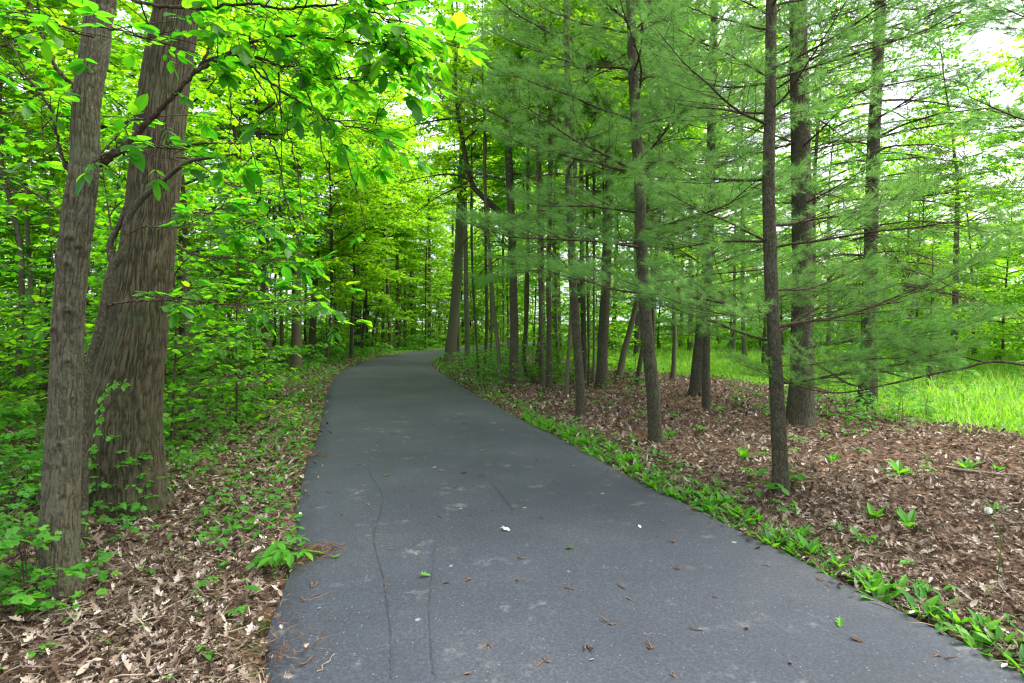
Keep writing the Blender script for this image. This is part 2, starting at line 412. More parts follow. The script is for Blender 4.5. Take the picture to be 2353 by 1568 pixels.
# pair the edges by y (or arc length past the bend)
def pair(n):
    sL = np.concatenate([[0], np.cumsum(np.linalg.norm(np.diff(LE, axis=0), axis=1))]); sR = np.concatenate([[0], np.cumsum(np.linalg.norm(np.diff(RE, axis=0), axis=1))])
    A = np.stack([np.interp(np.linspace(0, sL[-1], n), sL, LE[:, k]) for k in (0, 1)], 1)
    B = np.stack([np.interp(np.linspace(0, sR[-1], n), sR, RE[:, k]) for k in (0, 1)], 1)
    return A, B
A, B = pair(620)
k = 17
cols = []
w = np.linspace(0, 1, k)
lip = np.array([0.0] + [1.] * (k - 2) + [0.])
V = []
for j in range(k):
    p = A * (1 - w[j]) + B * w[j]
    edge = min(w[j], 1 - w[j])
    z = np.full(len(p), -.012 + .03 * sm(edge / .25)) + (vnoise(p[:, 0] * 1.1, p[:, 1] * 1.1, s=8) - .5) * .012
    V.append(np.column_stack([p, z]))
out_l = nrm(A - B)
lo = np.column_stack([A + out_l * .045, np.full(len(A), -.10)]); hi = np.column_stack([B - out_l * .045, np.full(len(B), -.10)])
V = np.stack([lo] + V + [hi], 1)
kk = V.shape[1]
i = np.arange(len(A) - 1)[:, None] * kk + np.arange(kk - 1)[None]
pf = np.stack([i, i + 1, i + kk + 1, i + kk], -1).reshape(-1, 4)
path = put('path', mesh('path', V.reshape(-1, 3), [pf], M['asphalt']))
tag(path, 'dark grey asphalt footpath curving away between the trees', kind='structure')
# narrow cracks, thin bands of dark filler lying on the asphalt
def crack(pts, w0):
    P = np.array([onground(u, v)[:2] for u, v in pts]); Q = catmull(P, len(P) * 14)
    Q = Q + (np.random.default_rng(len(pts)).normal(0, 1, Q.shape)) * .004
    t = nrm(np.gradient(Q, axis=0)); nn = np.stack([-t[:, 1], t[:, 0]], 1)
    ww = w0 * (.4 + vnoise(np.arange(len(Q)) * .4, 0 * Q[:, 0], s=3))[:, None]
    from mathutils.bvhtree import BVHTree
    a = Q + nn * ww; b = Q - nn * ww
    def zz(p): return np.array([HB.ray_cast(Vector((x, y, 1)), Vector((0, 0, -1)))[0].z + .0035 for x, y in p])
    Vv = np.vstack([np.column_stack([a, zz(a)]), np.column_stack([b, zz(b)])])
    m_ = len(Q); r_ = np.arange(m_ - 1)
    put('crack', mesh('crack', Vv, [np.stack([r_, r_ + 1, r_ + 1 + m_, r_ + m_], 1)], M['crack']), path)
from mathutils.bvhtree import BVHTree
HB = BVHTree.FromPolygons([tuple(v) for v in V.reshape(-1, 3).tolist()], pf.tolist())
GB = BVHTree.FromPolygons([tuple(v) for v in np.stack([GX.ravel(), GY.ravel(), Zg.ravel()], 1).tolist()], gf.tolist())
from mathutils.kdtree import KDTree
_kd = KDTree(len(EDGE))
for i_, e_ in enumerate(EDGE): _kd.insert((e_[0], e_[1], 0), i_)
_kd.balance()
def dp1(x, y):
    d_ = _kd.find((x, y, 0))[2]
    return -d_ if HB.ray_cast(Vector((x, y, 1)), Vector((0, 0, -1)))[0] is not None else d_
def g1(x, y): return GB.ray_cast(Vector((x, y, 3)), Vector((0, 0, -1)))[0].z
def surf(x, y, B_=None):
    h = [b.ray_cast(Vector((x, y, 3)), Vector((0, 0, -1)))[0] for b in (HB, GB)]
    return max(q.z for q in h if q is not None)
crack([(858, 1000), (852, 1040), (848, 1085), (868, 1120), (880, 1145), (874, 1180), (862, 1215), (858, 1240), (866, 1280), (878, 1320), (886, 1370), (893, 1420), (897, 1470), (898, 1560)], .003)
crack([(1000, 1250), (996, 1290), (990, 1350), (986, 1400), (988, 1450), (991, 1500), (996, 1560)], .0025)
crack([(1136, 1120), (1150, 1140), (1166, 1158), (1180, 1180)], .005)
crack([(975, 965), (990, 975), (1005, 985), (1020, 1000)], .006)

# ------------------------------------------------------------------ plant generators
def arc(p, d, L, n, droop=0., wob=0., r=rng):
    """polyline from p along d with a bend towards the ground (droop<0: upward)"""
    P = [np.asarray(p, float)]; d = nrm(d); st = L / (n - 1)
    for k_ in range(n - 1):
        P.append(P[-1] + d * st)
        d = nrm(d + np.array([0, 0, -droop]) / (n - 1) + r.normal(0, wob, 3) / math.sqrt(n))
    return np.array(P)

def gen_crown(seed, H, R, nl, leaf=.1, tmpl=MSM, elev=(10, 60), dens=1.0, twigwood=True, r0=.05, rb=(.0, .0), lean=0, prof=.7, z0=0., tw=.28, lpt=6):
    r = np.random.default_rng(seed)
    W = Wood(); Lp, Lx, Lz, Ls = [], [], [], []
    lead = arc((0, 0, -.25), (0, 0, 1), H + .25, 9, 0, .12, r)
    W.tube(lead, np.linspace(r0, .006, 9), 7)
    az = r.random() * 6.28
    for i_ in range(nl):
        t = (i_ + r.random()) / nl
        az += 2.4 + r.normal(0, .4)
        k_ = t * (len(lead) - 1) * .98; a_ = int(k_); p = lead[a_] + (lead[min(a_ + 1, 8)] - lead[a_]) * (k_ - a_)
        el = math.radians(elev[0] + (elev[1] - elev[0]) * t + r.normal(0, 8))
        L = R * (1 - prof * t) * (.6 + .5 * r.random()) * (1 if t > .1 else .8)
        d = np.array([math.cos(az) * math.cos(el), math.sin(az) * math.cos(el), math.sin(el)])
        P = arc(p, d, L, 7, .35, .25, r)
        rr = max(.004, min(.55 * r0, .011 * L + .002))
        W.tube(P, np.linspace(rr, .003, 7), 5)
        n2 = max(3, int((3 + 3.2 * L) * dens))
        for j in range(n2):
            s_ = .22 + .78 * (j + r.random() * .8) / n2; s_ = min(s_, .995)
            q = s_ * 6; b = int(q); q0 = P[b] + (P[min(b + 1, 6)] - P[b]) * (q - b); dd = nrm(P[min(b + 1, 6)] - P[max(b - (b == 6), 0)])
            side = nrm(np.cross(dd, UP)) * (1 if j % 2 else -1)
            L2 = (.32 * L * (1.15 - s_) + .22) * (.7 + .6 * r.random())
            P2 = arc(q0, dd * .7 + side * .8 + UP * r.normal(.05, .18), L2, 4, .3, .2, r)
            if twigwood: W.tube(P2, np.linspace(max(.0022, rr * .4), .0015, 4), 3)
            n3 = max(2, int(L2 / .13 * dens))
            for m_ in range(n3):
                s3 = (m_ + .6) / n3 * 2.99; c = int(s3); t0 = P2[c] + (P2[c + 1] - P2[c]) * (s3 - c); d3 = nrm(P2[c + 1] - P2[c])
                sd = nrm(np.cross(d3, UP)) * (1 if m_ % 2 else -1)
                tl_ = tw * (.6 + .8 * r.random())
                td = nrm(d3 * .8 + sd * .7 + UP * r.normal(-.05, .2))
                if twigwood: W.tube(np.array([t0, t0 + td * tl_ * .5, t0 + td * tl_ - UP * .06 * tl_]), [.0022, .0015, .001], 3)
                nn = max(2, r.poisson(lpt))
                ts = np.linspace(.25, 1, nn)[:, None]
                pos = t0 + td * tl_ * ts - UP * .06 * tl_ * ts * ts
                s2 = np.where(np.arange(nn) % 2, 1., -1.)[:, None]
                ss = nrm(np.cross(td, UP))
                X = td * .65 + ss * s2 * .75 + jit(nn, .22, r) - UP * .22
                Lp.append(pos); Lx.append(X); Lz.append(UP + jit(nn, .33, r)); Ls.append(leaf * (.6 + .6 * r.random(nn)))
    Lp, Lx, Lz, Ls = np.vstack(Lp), np.vstack(Lx), np.vstack(Lz), np.concatenate(Ls)
    V_, F_, k_ = leaves(tmpl, Lp, Lx, Lz, Ls, .75 + .4 * r.random(len(Lp)))
    rn = np.clip(r.normal(.45, .2, len(Lp)), 0, 1)
    return W, (V_, F_, np.repeat(rn, k_)), len(Lp)

def crown_var(name, mat, **kw):
    W, (V_, F_, rn), cnt = gen_crown(**kw)
    return W.mesh(name + '_limbs', M['twig']), mesh(name + '_crown', V_, [F_], mat, rn, False), kw['H']

BIG = [crown_var('maple%d' % s, M['maple'], seed=s, H=h, R=R_, nl=nl, leaf=.165, tmpl=DIA, r0=.07, elev=(5, 60), dens=1.0, twigwood=False, lpt=8, tw=.36, prof=.5)
       for s, h, R_, nl in ((11, 9.5, 3.2, 34), (12, 11, 3.6, 36), (13, 8, 2.8, 30), (14, 12, 3.3, 40))]
BRI = [crown_var('lime%d' % s, M['bright'], seed=s, H=h, R=R_, nl=nl, leaf=.165, tmpl=DIA, r0=.06, elev=(0, 55), dens=1.0, twigwood=False, lpt=8, tw=.36, prof=.5)
       for s, h, R_, nl in ((21, 9, 3.4, 32), (22, 11, 3.6, 38), (23, 7, 3.0, 28))]
SAP = [crown_var('sapling%d' % s, M['maple'], seed=s, H=h, R=R_, nl=nl, leaf=.10, tmpl=MSM, r0=.018, elev=(0, 45), dens=.9, lpt=5, tw=.24, prof=.55)
       for s, h, R_, nl in ((31, 3.0, 1.3, 16), (32, 3.8, 1.5, 20), (33, 2.4, 1.1, 13), (34, 4.6, 1.6, 22), (35, 2.0, 1.2, 11))]
SAPB = [crown_var('limesapling%d' % s, M['bright'], seed=s, H=h, R=R_, nl=nl, leaf=.10, tmpl=MSM, r0=.018, elev=(0, 45), dens=.9, lpt=5, tw=.24, prof=.55)
       for s, h, R_, nl in ((41, 3.4, 1.5, 18), (42, 4.4, 1.7, 22))]
UND = [crown_var('shrub%d' % s, M['seedling'], seed=s, H=h, R=R_, nl=nl, leaf=.09, tmpl=MSM, r0=.006, elev=(10, 60), dens=.8, lpt=4, tw=.14, prof=.3)
       for s, h, R_, nl in ((51, .5, .45, 7), (52, .7, .5, 8), (53, .4, .4, 6))]

# conifer boughs -----------------------------------------------------
def gen_bough(seed, L, live=True, nw=.0018, nd=1.0, nlen=.095, droop=.1, wild=.3, needles_from=.3):
    r = np.random.default_rng(seed)
    W = Wood(); tw_p, tw_d, tw_l = [], [], []
    P = arc((0, 0, 0), (1, 0, .12), L, 10, droop - .25 * live, wild * .8, r)
    W.tube(P, np.linspace(.0085 * L, .003, 10), 6)
    n1 = int((9 + 6 * L))
    for j in range(n1):
        s_ = .1 + .89 * (j + r.random()) / n1
        q = s_ * 9; b = min(int(q), 8); p0 = P[b] + (P[b + 1] - P[b]) * (q - b); dd = nrm(P[b + 1] - P[b])
        side = nrm(np.cross(dd, UP)) * (1 if j % 2 else -1)
        L1 = (.42 * L * (1.12 - s_) + .12) * (.6 + .6 * r.random())
        P1 = arc(p0, dd * .85 + side * .7 + UP * r.normal(.08 if live else -.1, .2), L1, 6, (-.15 if live else .5), wild, r)
        W.tube(P1, np.linspace(max(.0028, .006 * L1), .0016, 6), 4)
        n2 = max(2, int(L1 / (.11 if live else .16)))
        for m_ in range(n2):
            s2 = (.25 + .75 * (m_ + .7) / n2) * 4.99; c = min(int(s2), 4); t0 = P1[c] + (P1[c + 1] - P1[c]) * (s2 - c); d1 = nrm(P1[c + 1] - P1[c])
            sd = nrm(np.cross(d1, UP)) * (1 if m_ % 2 else -1)
            tl_ = (.13 if live else .2) * (.6 + .8 * r.random())
            td = nrm(d1 * .9 + sd * .6 + UP * r.normal(.12 if live else -.25, .25))
            W.tube(arc(t0, td, tl_, 3, 0 if live else .5, wild, r), [.0018, .0014, .001], 3)
            tw_p.append(t0); tw_d.append(td); tw_l.append(tl_)
        tw_p.append(P1[-1] - (P1[-1] - P1[-2]) * .5); tw_d.append(nrm(P1[-1] - P1[-2])); tw_l.append(.14)
    tw_p.append(P[-2]); tw_d.append(nrm(P[-1] - P[-2])); tw_l.append(.25)
    tp, td, tl_ = np.array(tw_p), np.array(tw_d), np.array(tw_l)
    if not live: return W, None, (tp, td, tl_)
    m_ = int(55 * nd)
    T_ = np.repeat(np.arange(len(tp)), m_)
    u = .35 + .68 * r.random(len(T_)) ** .6
    pos = tp[T_] + td[T_] * (tl_[T_] * u)[:, None]
    a = nrm(np.cross(td[T_], UP + .01)); b = np.cross(td[T_], a); ph = r.random(len(T_)) * 6.28
    th = np.radians(r.uniform(18, 62, len(T_)))
    d = td[T_] * np.cos(th)[:, None] + (a * np.cos(ph)[:, None] + b * np.sin(ph)[:, None]) * np.sin(th)[:, None]
    d[:, 2] -= .12
    d = nrm(d); ln = nlen * (.7 + .5 * r.random(len(T_)))
    side = nrm(np.cross(d, r.normal(0, 1, d.shape))) * (nw / 2)
    V_ = np.stack([pos - side, pos + side, pos + d * ln[:, None]], 1).reshape(-1, 3)
    F_ = np.arange(len(V_)).reshape(-1, 3)
    rn = np.repeat(np.clip(np.repeat(r.normal(.5, .18, len(tp)), m_) + r.normal(0, .1, len(T_)), 0, 1), 3)
    return W, (V_, F_, rn), (tp, td, tl_)

def bough_var(name, mat, **kw):
    W, nd_, _ = gen_bough(**kw)
    return W.mesh(name + '_wood', M['twig']), (mesh(name + '_needles', nd_[0], [nd_[1]], mat, nd_[2], False) if nd_ else None), kw['L'], W, nd_
BOUGH = [bough_var('bough%d' % s, M['needle'], seed=s, L=L_, nw=.0033, nd=.82) for s, L_ in ((61, 1.6), (62, 1.9), (63, 2.2), (64, 1.4), (65, 1.8))]
BFAR = [bough_var('farbough%d' % s, M['needle'], seed=s, L=L_, nw=.0058, nd=.34) for s, L_ in ((71, 1.7), (72, 2.0))]
BARE = [bough_var('bare%d' % s, None, seed=s, L=L_, live=False, droop=.75, wild=.3) for s, L_ in ((81, 1.8), (82, 2.2), (83, 1.4), (84, 2.6))]
SPR = [bough_var('spruce%d' % s, M['spruce'], seed=s, L=L_, nw=.004, nd=1.0, nlen=.035, droop=.5) for s, L_ in ((91, 1.7), (92, 2.2))]

def combine(vars_, items):
    """one mesh of many boughs, for the tree tops"""
    W = Wood(); V_, F_, R_ = [], [], []; n_ = 0
    for k_, mtx in items:
        w, nd_ = vars_[k_][3], vars_[k_][4]
        m3 = np.array(mtx.to_3x3()); t = np.array(mtx.translation)
        v = np.vstack(w.V) @ m3.T + t; W.V.append(v); W.F.append(np.vstack(w.F) + W.n); W.n += len(v)
        if nd_:
            v = nd_[0] @ m3.T + t; V_.append(v); F_.append(nd_[1] + n_); n_ += len(v); R_.append(nd_[2])
    return W, (np.vstack(V_), np.vstack(F_), np.concatenate(R_)) if V_ else None

def top_var(name, vars_, H, R, seed, mat):
    r = random.Random(seed); it = []; z = 0
    while z < H - .3:
        f = z / H; a0 = r.random() * 6.28
        for q in range(3):
            L_ = R * (1 - .8 * f) * r.uniform(.7, 1.1); k_ = r.randrange(len(vars_))
            it.append((k_, Matrix.Translation((0, 0, z + r.uniform(-.1, .1))) @ Euler((0, -r.uniform(.05, .3) - .4 * f, a0 + q * 1.57 + r.uniform(-.4, .4)), 'XYZ').to_matrix().to_4x4() @ Matrix.Scale(L_ / vars_[k_][2], 4)))
        z += r.uniform(1.1, 1.5)
    W, nd_ = combine(vars_, it)
    lead = np.array([[0, 0, -.3], [.02, 0, H * .5], [0, 0, H]]); W.tube(lead, [.055, .035, .008], 6)
    return W.mesh(name + '_wood', M['twig']), mesh(name + '_crown', nd_[0], [nd_[1]], mat, nd_[2], False), H
PTOP = [top_var('pinetop', BFAR, 6.5, 2.2, 5, M['needle'])]
STOP = [top_var('sprucetop', SPR, 7, 2.0, 6, M['spruce'])]

# ------------------------------------------------------------------ trunks
def trunk_mesh(name, P, R, mat, seg=14, rings=40, rough=.06, ridge=None, flare=1.5, seed=0, knots=()):
    P = np.asarray(P, float); R = np.asarray(R, float)
    s = np.concatenate([[0], np.cumsum(np.linalg.norm(np.diff(P, axis=0), axis=1))])
    Q = catmull(P, 300); sq = np.concatenate([[0], np.cumsum(np.linalg.norm(np.diff(Q, axis=0), axis=1))])
    t = np.linspace(0, 1, rings) ** 1.25 * sq[-1]
    Q = np.stack([np.interp(t, sq, Q[:, k_]) for k_ in range(3)], 1); r_ = np.interp(t / sq[-1] * s[-1], s, R)
    a = np.linspace(0, 2 * PI, seg, endpoint=False)
    AA, TT = np.meshgrid(a, t)
    fl = (flare - 1) * np.exp(-TT / .16) * (1 + .55 * np.sin(AA * 5 + seed) * np.exp(-TT / .3)) + .12 * np.exp(-TT / .6)
    big = (vnoise(AA / (2 * PI) * 4, TT * 1.3 + seed * 7, 4, seed) - .5) * 2 * rough
    rad = r_[:, None] * (1 + fl + big)
    rn = np.ones_like(rad)
    if ridge:
        cnt, amp, zf = ridge
        warp = (vnoise(AA / (2 * PI) * 14, TT * 5, 14, 3) - .5) * 1.5 + (vnoise(AA / (2 * PI) * 40, TT * 16, 40, 5) - .5) * .8
        x = AA / (2 * PI) * cnt + warp
        n1 = np.abs(2 * vnoise(x, TT * zf, cnt, 7) - 1); n2 = np.abs(2 * vnoise(x * 2, TT * zf * 2.2 + 9, cnt * 2, 8) - 1)
        h_ = np.clip(1.5 * n1, 0, 1) * .65 + np.clip(1.4 * n2, 0, 1) * .35
        rad = rad + amp * (h_ - .5); rn = h_ if not knots else .25 + .75 * h_
    for ka, kt, ks in knots:
        da = (AA - ka + PI) % (2 * PI) - PI; rr2 = ((da * r_[:, None]) / ks) ** 2 + ((TT - kt) / (ks * .7)) ** 2
        rad = rad + ks * .6 * np.exp(-rr2 * .5) - ks * .5 * np.exp(-rr2 * 3); rn = rn * (1 - .95 * np.exp(-rr2 * 1.6))
    T_ = nrm(np.gradient(Q, axis=0)); X = nrm(np.cross(T_, np.array([0, 1., 0]))); Y = np.cross(T_, X)
    V_ = Q[:, None] + rad[..., None] * (X[:, None] * np.cos(a)[None, :, None] + Y[:, None] * np.sin(a)[None, :, None])
    i_ = np.arange(rings - 1)[:, None] * seg; j = np.arange(seg)[None]
    F_ = np.stack([i_ + j, i_ + (j + 1) % seg, i_ + seg + (j + 1) % seg, i_ + seg + j], -1).reshape(-1, 4)
    return mesh(name, V_.reshape(-1, 3), [F_], mat, rn.ravel())

def traced(pts, D=None):
    """trunk centreline and radii from (u, v, width) points of the photo, standing on the ground at the first"""
    u, v, w_ = pts[0]
    p = onground(u, v, 0); p = onground(u, v, g1(p[0], p[1]))
    D = D or float(np.dot(p - CAM, FWD))
    P = [p - np.array([0, 0, .12])] + [at(a, b, D) for a, b, _ in pts[1:]]
    return np.array(P), np.array([c * D / FPX / 2 / math.sqrt(1 + ((a - CX) / FPX) ** 2) for a, _, c in pts]), D

def extend(P, R, ztop, rtop):
    d = nrm(P[-1] - P[-2]); d = nrm(d * .6 + UP * .4); L = max(.3, (ztop - P[-1][2]) / d[2])
    return np.vstack([P, P[-1] + d * L * .5, P[-1] + nrm(d + UP) * L]), np.concatenate([R, [R[-1] * .75 + rtop * .25, rtop]])

def tree(name, label, cat, pts, group=None, bark='pinebark', crown=None, ztop=6., rtop=.05, cs=1.0, crot=None, seg=12, rings=36, ridge=None, flare=1.35, seed=0, rough=.08, knots=()):
    P, R, D = traced(pts)
    if ztop > P[-1][2] + .3: P, R = extend(P, R, ztop, rtop)
    base = P[0] + np.array([0, 0, .12])
    root = thing(name, label, cat, base, group)
    put('trunk', trunk_mesh('trunk', P - base, R, M[bark], seg, rings, rough, ridge, flare, seed, knots), root)
    if crown:
        lm, cm, H = crown
        top = P[-1] - base
        rz = crot if crot is not None else random.uniform(0, 6.28)
        put('limbs', lm, root, top, (0, 0, rz), cs); put('crown', cm, root, top, (0, 0, rz), cs)
    return root, P, R, base

def along(P, z):
    """point on the trunk line at height z"""
    return np.array([np.interp(z, P[:, 2], P[:, k_]) for k_ in range(3)])

def whorls(root, P, base, z0, z1, vars_, Lf, step=.42, per=4, elev=(-.02, .25), seed=0, bare=0., az_ok=None, part='branch'):
    r = random.Random(seed); z = z0; cnt = 0
    while z < z1:
        f = (z - z0) / max(.1, z1 - z0); a0 = r.random() * 6.28
        for q in range(per):
            az = a0 + q * 6.283 / per + r.uniform(-.45, .45)
            if az_ok and not az_ok(az % 6.283, z): continue
            if cnt >= 98: break
            p = along(P, z + r.uniform(-.12, .12)) - base
            vs = BARE if r.random() < bare * (1 - .6 * f) else vars_
            wm, nm_, L0, _, _ = vs[r.randrange(len(vs))]
            L_ = Lf(f) * r.uniform(.7, 1.15); s = L_ / L0
            b = put(part, wm, root, p, (r.uniform(-.3, .3), -(elev[0] + (elev[1] - elev[0]) * f + r.uniform(-.12, .12)), az), s)
            if nm_: put('needles', nm_, b)
            cnt += 1
        z += step * r.uniform(.7, 1.3)

# ================================================================== TREES TRACED FROM THE PHOTO
B_ = BOUGH
# --- the two big trunks on the left
L1, P1_, R1_, b1 = tree('hickory_tree', 'slim grey-brown lichened trunk in front of the thick trunk, with big-leaved branches', 'tree',
    [(133, 1380, 97), (136, 1284, 92), (142, 1084, 85), (150, 934, 81), (156, 750, 76), (166, 610, 75), (178, 505, 79), (192, 400, 71), (198, 250, 66), (216, 125, 70), (230, 20, 64), (242, -70, 62)],
    bark='greybark', ztop=6.5, rtop=.05, seg=300, rings=620, ridge=(44, .008, 12), flare=1.2, seed=1, rough=.05, crown=BIG[0], cs=.65, crot=2., knots=[(math.radians(a_), t_, s_) for a_, t_, s_ in ((128, 1.72, .03), (140, 2.08, .026), (112, 2.12, .028), (130, 1.45, .022), (150, 1.25, .018), (118, 1.0, .018), (135, .72, .016), (145, 2.45, .03), (75, 1.62, .028), (110, 1.98, .022), (60, 2.02, .024), (95, 1.35, .018), (120, 1.75, .016), (80, 2.35, .026), (70, .9, .014), (115, 1.1, .014), (265, 1.62, .028), (240, 1.98, .024), (290, 2.03, .022), (255, 1.3, .018), (300, 1.75, .018), (270, 2.4, .026), (285, .85, .014), (235, 1.1, .015), (250, 2.2, .02), (262, 1.5, .014), (300, 1.45, .013))])
L2, P2_, R2_, b2 = tree('oak_tree', 'thickest trunk, dark furrowed bark, flared base beside the path, leaning slightly right', 'tree',
    [(290, 1165, 180), (287, 1060, 178), (290, 934, 170), (302, 840, 156), (318, 740, 142), (333, 620, 130), (347, 500, 122), (358, 375, 120), (375, 225, 116), (404, 40, 104), (420, -60, 98)],
    bark='oakbark', ztop=8.5, rtop=.1, seg=440, rings=400, ridge=(96, .017, 7.5), flare=1.35, seed=2, rough=.03, crown=BIG[1], cs=.9, crot=1.)
# slim forked stem between the two
D3 = 4.1
pts = [(190, 1190, 22), (193, 1000, 24), (200, 870, 26), (212, 815, 27), (229, 765, 28), (242, 698, 27), (251, 650, 27), (262, 608, 25), (277, 586, 22), (287, 540, 21), (292, 505, 20), (318, 465, 18), (362, 425, 15), (430, 373, 12), (500, 360, 9), (545, 353, 6)]
P = np.array([at(u, v, D3) for u, v, _ in pts]); P[0][2] = g1(P[0][0], P[0][1]) - .05; R = np.array([w_ * D3 / FPX / 2 / 1.3 for *_, w_ in pts])
base = P[0].copy()
L3 = thing('forked_sapling', 'slender forked grey stem leaning right between the two large trunks', 'tree', base)
put('trunk', trunk_mesh('trunk', P - base, R, M['pinebark'], 28, 160, .06, (10, .003, 14), 1.1, 3), L3)
Wf = Wood(); Q = np.array([at(u, v, D3) for u, v in [(262, 608), (254, 585), (252, 565), (258, 545), (267, 530), (280, 500), (290, 470)]]) - base
Wf.tube(catmull(Q, 20), np.linspace(.026, .014, 20), 8); put('branch', Wf.mesh('branch', M['pinebark']), L3)

# --- large-leaved branches of the slim trunk and its neighbour
def compound(pos, axis, size, r, out):
    """five to seven leaflets on a drooping stalk"""
    axis = nrm(axis); side = nrm(np.cross(axis, UP)); up = nrm(UP + r.normal(0, .22, 3))
    n_ = 2 if r.random() < .55 else 3
    ln = size * (.65 + .25 * n_ / 3)
    st = [pos, pos + axis * ln * .5, pos + axis * ln - UP * .1 * ln]
    for k_ in range(n_):
        f = .45 + .5 * k_ / max(1, n_ - 1) if n_ > 1 else .8
        p = pos + axis * ln * f - UP * .1 * ln * f * f
        for s_ in (-1, 1):
            out.append((p, axis * (.35 + .3 * k_) + side * s_ - UP * (.08 + .2 * r.random()) + r.normal(0, .12, 3), up + side * s_ * .15 + r.normal(0, .15, 3), size * (.6 + .2 * k_) * r.uniform(.85, 1.1)))
    out.append((st[-1], axis - UP * .15 + r.normal(0, .1, 3), up, size * 1.15 * r.uniform(.9, 1.1)))
    return st

def leafy_branch(owner, obase, px, D, r0, nleaf, seed, lsize=.15, start=.35, D1=None, stems=True, name='branch'):
    r = np.random.default_rng(seed)
    D1 = D1 or D
    Ds = np.linspace(D, D1, len(px))
    P = catmull(np.array([at(u, v, d_) for (u, v), d_ in zip(px, Ds)]), len(px) * 7)
    P[2:-1] += r.normal(0, .004, P[2:-1].shape)
    W = Wood(); W.tube(P - obase, np.linspace(r0, max(.0022, r0 * .25), len(P)), 8)
    out = []; L_ = np.linalg.norm(np.diff(P, axis=0), axis=1).sum()
    nleaf = int(nleaf * 2.3) if nleaf > 3 else nleaf; lsize *= .64
    for k_ in range(nleaf):
        f = start + (1 - start) * (k_ + r.random() * .6) / max(1, nleaf); f = min(f, .999)
        if k_ == nleaf - 1: f = .999
        q = f * (len(P) - 1); b = min(int(q), len(P) - 2); p = P[b] + (P[b + 1] - P[b]) * (q - b); dd = nrm(P[b + 1] - P[b])
        side = nrm(np.cross(dd, UP)) * (1 if k_ % 2 else -1)
        twl = r.uniform(.05, .38) if stems and f < .98 else .03
        td = nrm(dd * .8 + side * .9 + UP * r.normal(.05, .3))
        e = p + td * twl
        W.tube(np.array([p, p + td * twl * .5 + UP * .01, e]) - obase, [.0035, .0028, .002], 4)
        for z_ in range(1 if twl < .15 else 2):
            st = compound(e, td + r.normal(0, .45, 3) * (1 + z_) - UP * .1, lsize * r.uniform(.8, 1.15), r, out)
            W.tube(np.array(st) - obase, [.0018, .0015, .001], 3)
    b_ = put(name, W.mesh(name, M['twig']), owner)
    if out:
        pos = np.array([o_[0] for o_ in out]) - obase; X = np.array([o_[1] for o_ in out]); Z = np.array([o_[2] for o_ in out]); S = np.array([o_[3] for o_ in out])
        V_, F_, kk_ = leaves(ELW, pos, X, Z, S, r.uniform(.75, 1.1, len(S)), r.normal(0, .1, len(S)))
        rn = np.repeat(np.clip(r.normal(.45, .3, len(S)), 0, 1), kk_)
        put('leaves', mesh('leaves', V_, [F_], M['hickory'], rn, False), b_)
    return b_

lb = leafy_branch
Dn = 3.25
lb(L1, b1, [(215, 380), (245, 368), (300, 322), (350, 267), (400, 216), (440, 172), (470, 135), (486, 72)], Dn, .024, 2, 1, start=.3)
lb(L1, b1, [(448, 165), (490, 143), (550, 109), (617, 89), (673, 80), (737, 84), (790, 93), (838, 101), (902, 95)], Dn, .012, 16, 2, .155, .12, 3.1)
lb(L1, b1, [(455, 158), (520, 128), (587, 131), (641, 148), (683, 157), (737, 176), (790, 181), (843, 183), (872, 171)], Dn, .009, 13, 3, .14, .2, 3.3)
lb(L1, b1, [(470, 140), (545, 128), (598, 171), (643, 205), (691, 235), (737, 264), (790, 285), (843, 295), (872, 288)], Dn, .009, 10, 4, .15, .35, 3.2)
lb(L1, b1, [(215, -40), (330, 5), (450, 18), (560, 8), (660, 18), (760, 10), (840, 24), (890, 50), (940, 105)], 3.1, .011, 17, 5, .165, .2, 2.95)
lb(L1, b1, [(300, -60), (420, -30), (560, -45), (700, -30), (800, -15), (870, 8), (920, 34)], 3.0, .011, 14, 6, .16, .2, 2.8)
lb(L1, b1, [(210, 292), (255, 288), (305, 276), (355, 265), (400, 214)], Dn, .013, 2, 7, .13, .7)
lb(L1, b1, [(180, 205), (155, 185), (130, 155), (108, 110), (88, 62), (66, 0), (50, -60)], 3.2, .013, 2, 8, .14, .6)
lb(L1, b1, [(180, 420), (160, 395), (145, 365), (130, 310), (118, 258), (98, 225), (64, 170), (30, 112), (-10, 60)], 3.15, .012, 7, 9, .14, .35)
lb(L1, b1, [(225, 60), (262, 66), (300, 78), (345, 84), (390, 72)], 2.9, .006, 6, 10, .15, .2, 2.8)
lb(L1, b1, [(215, 85), (180, 75), (150, 62), (110, 58), (60, 40)], 2.9, .006, 6, 11, .15, .2, 2.7)
lb(L1, b1, [(215, 372), (258, 345), (310, 332), (355, 334), (405, 350)], 3.1, .007, 6, 12, .15, .25, 2.8)
lb(L1, b1, [(200, 540), (150, 500), (90, 450), (40, 440), (-20, 420)], 3.2, .007, 6, 13, .13, .4)
lb(L3, base, [(243, 704), (262, 698), (300, 692), (360, 690), (430, 686), (520, 700), (610, 696), (690, 690), (740, 700)], D3, .009, 15, 14, .14, .28, 3.9)
lb(L2, b2, [(398, 490), (430, 487), (480, 489), (540, 500), (600, 520), (655, 548)], 4.7, .009, 8, 15, .17, .2, 4.3)
lb(L3, base, [(287, 540), (330, 520), (380, 523), (430, 515), (480, 490), (520, 470)], D3, .006, 5, 16, .14, .5)
lb(L2, b2, [(405, 560), (450, 585), (520, 590), (590, 600), (650, 595), (720, 610)], 4.7, .009, 9, 17, .16, .3, 4.6)
lb(L2, b2, [(405, 360), (450, 372), (520, 420), (580, 440), (640, 450), (700, 470)], 4.75, .009, 8, 18, .16, .3, 4.5)
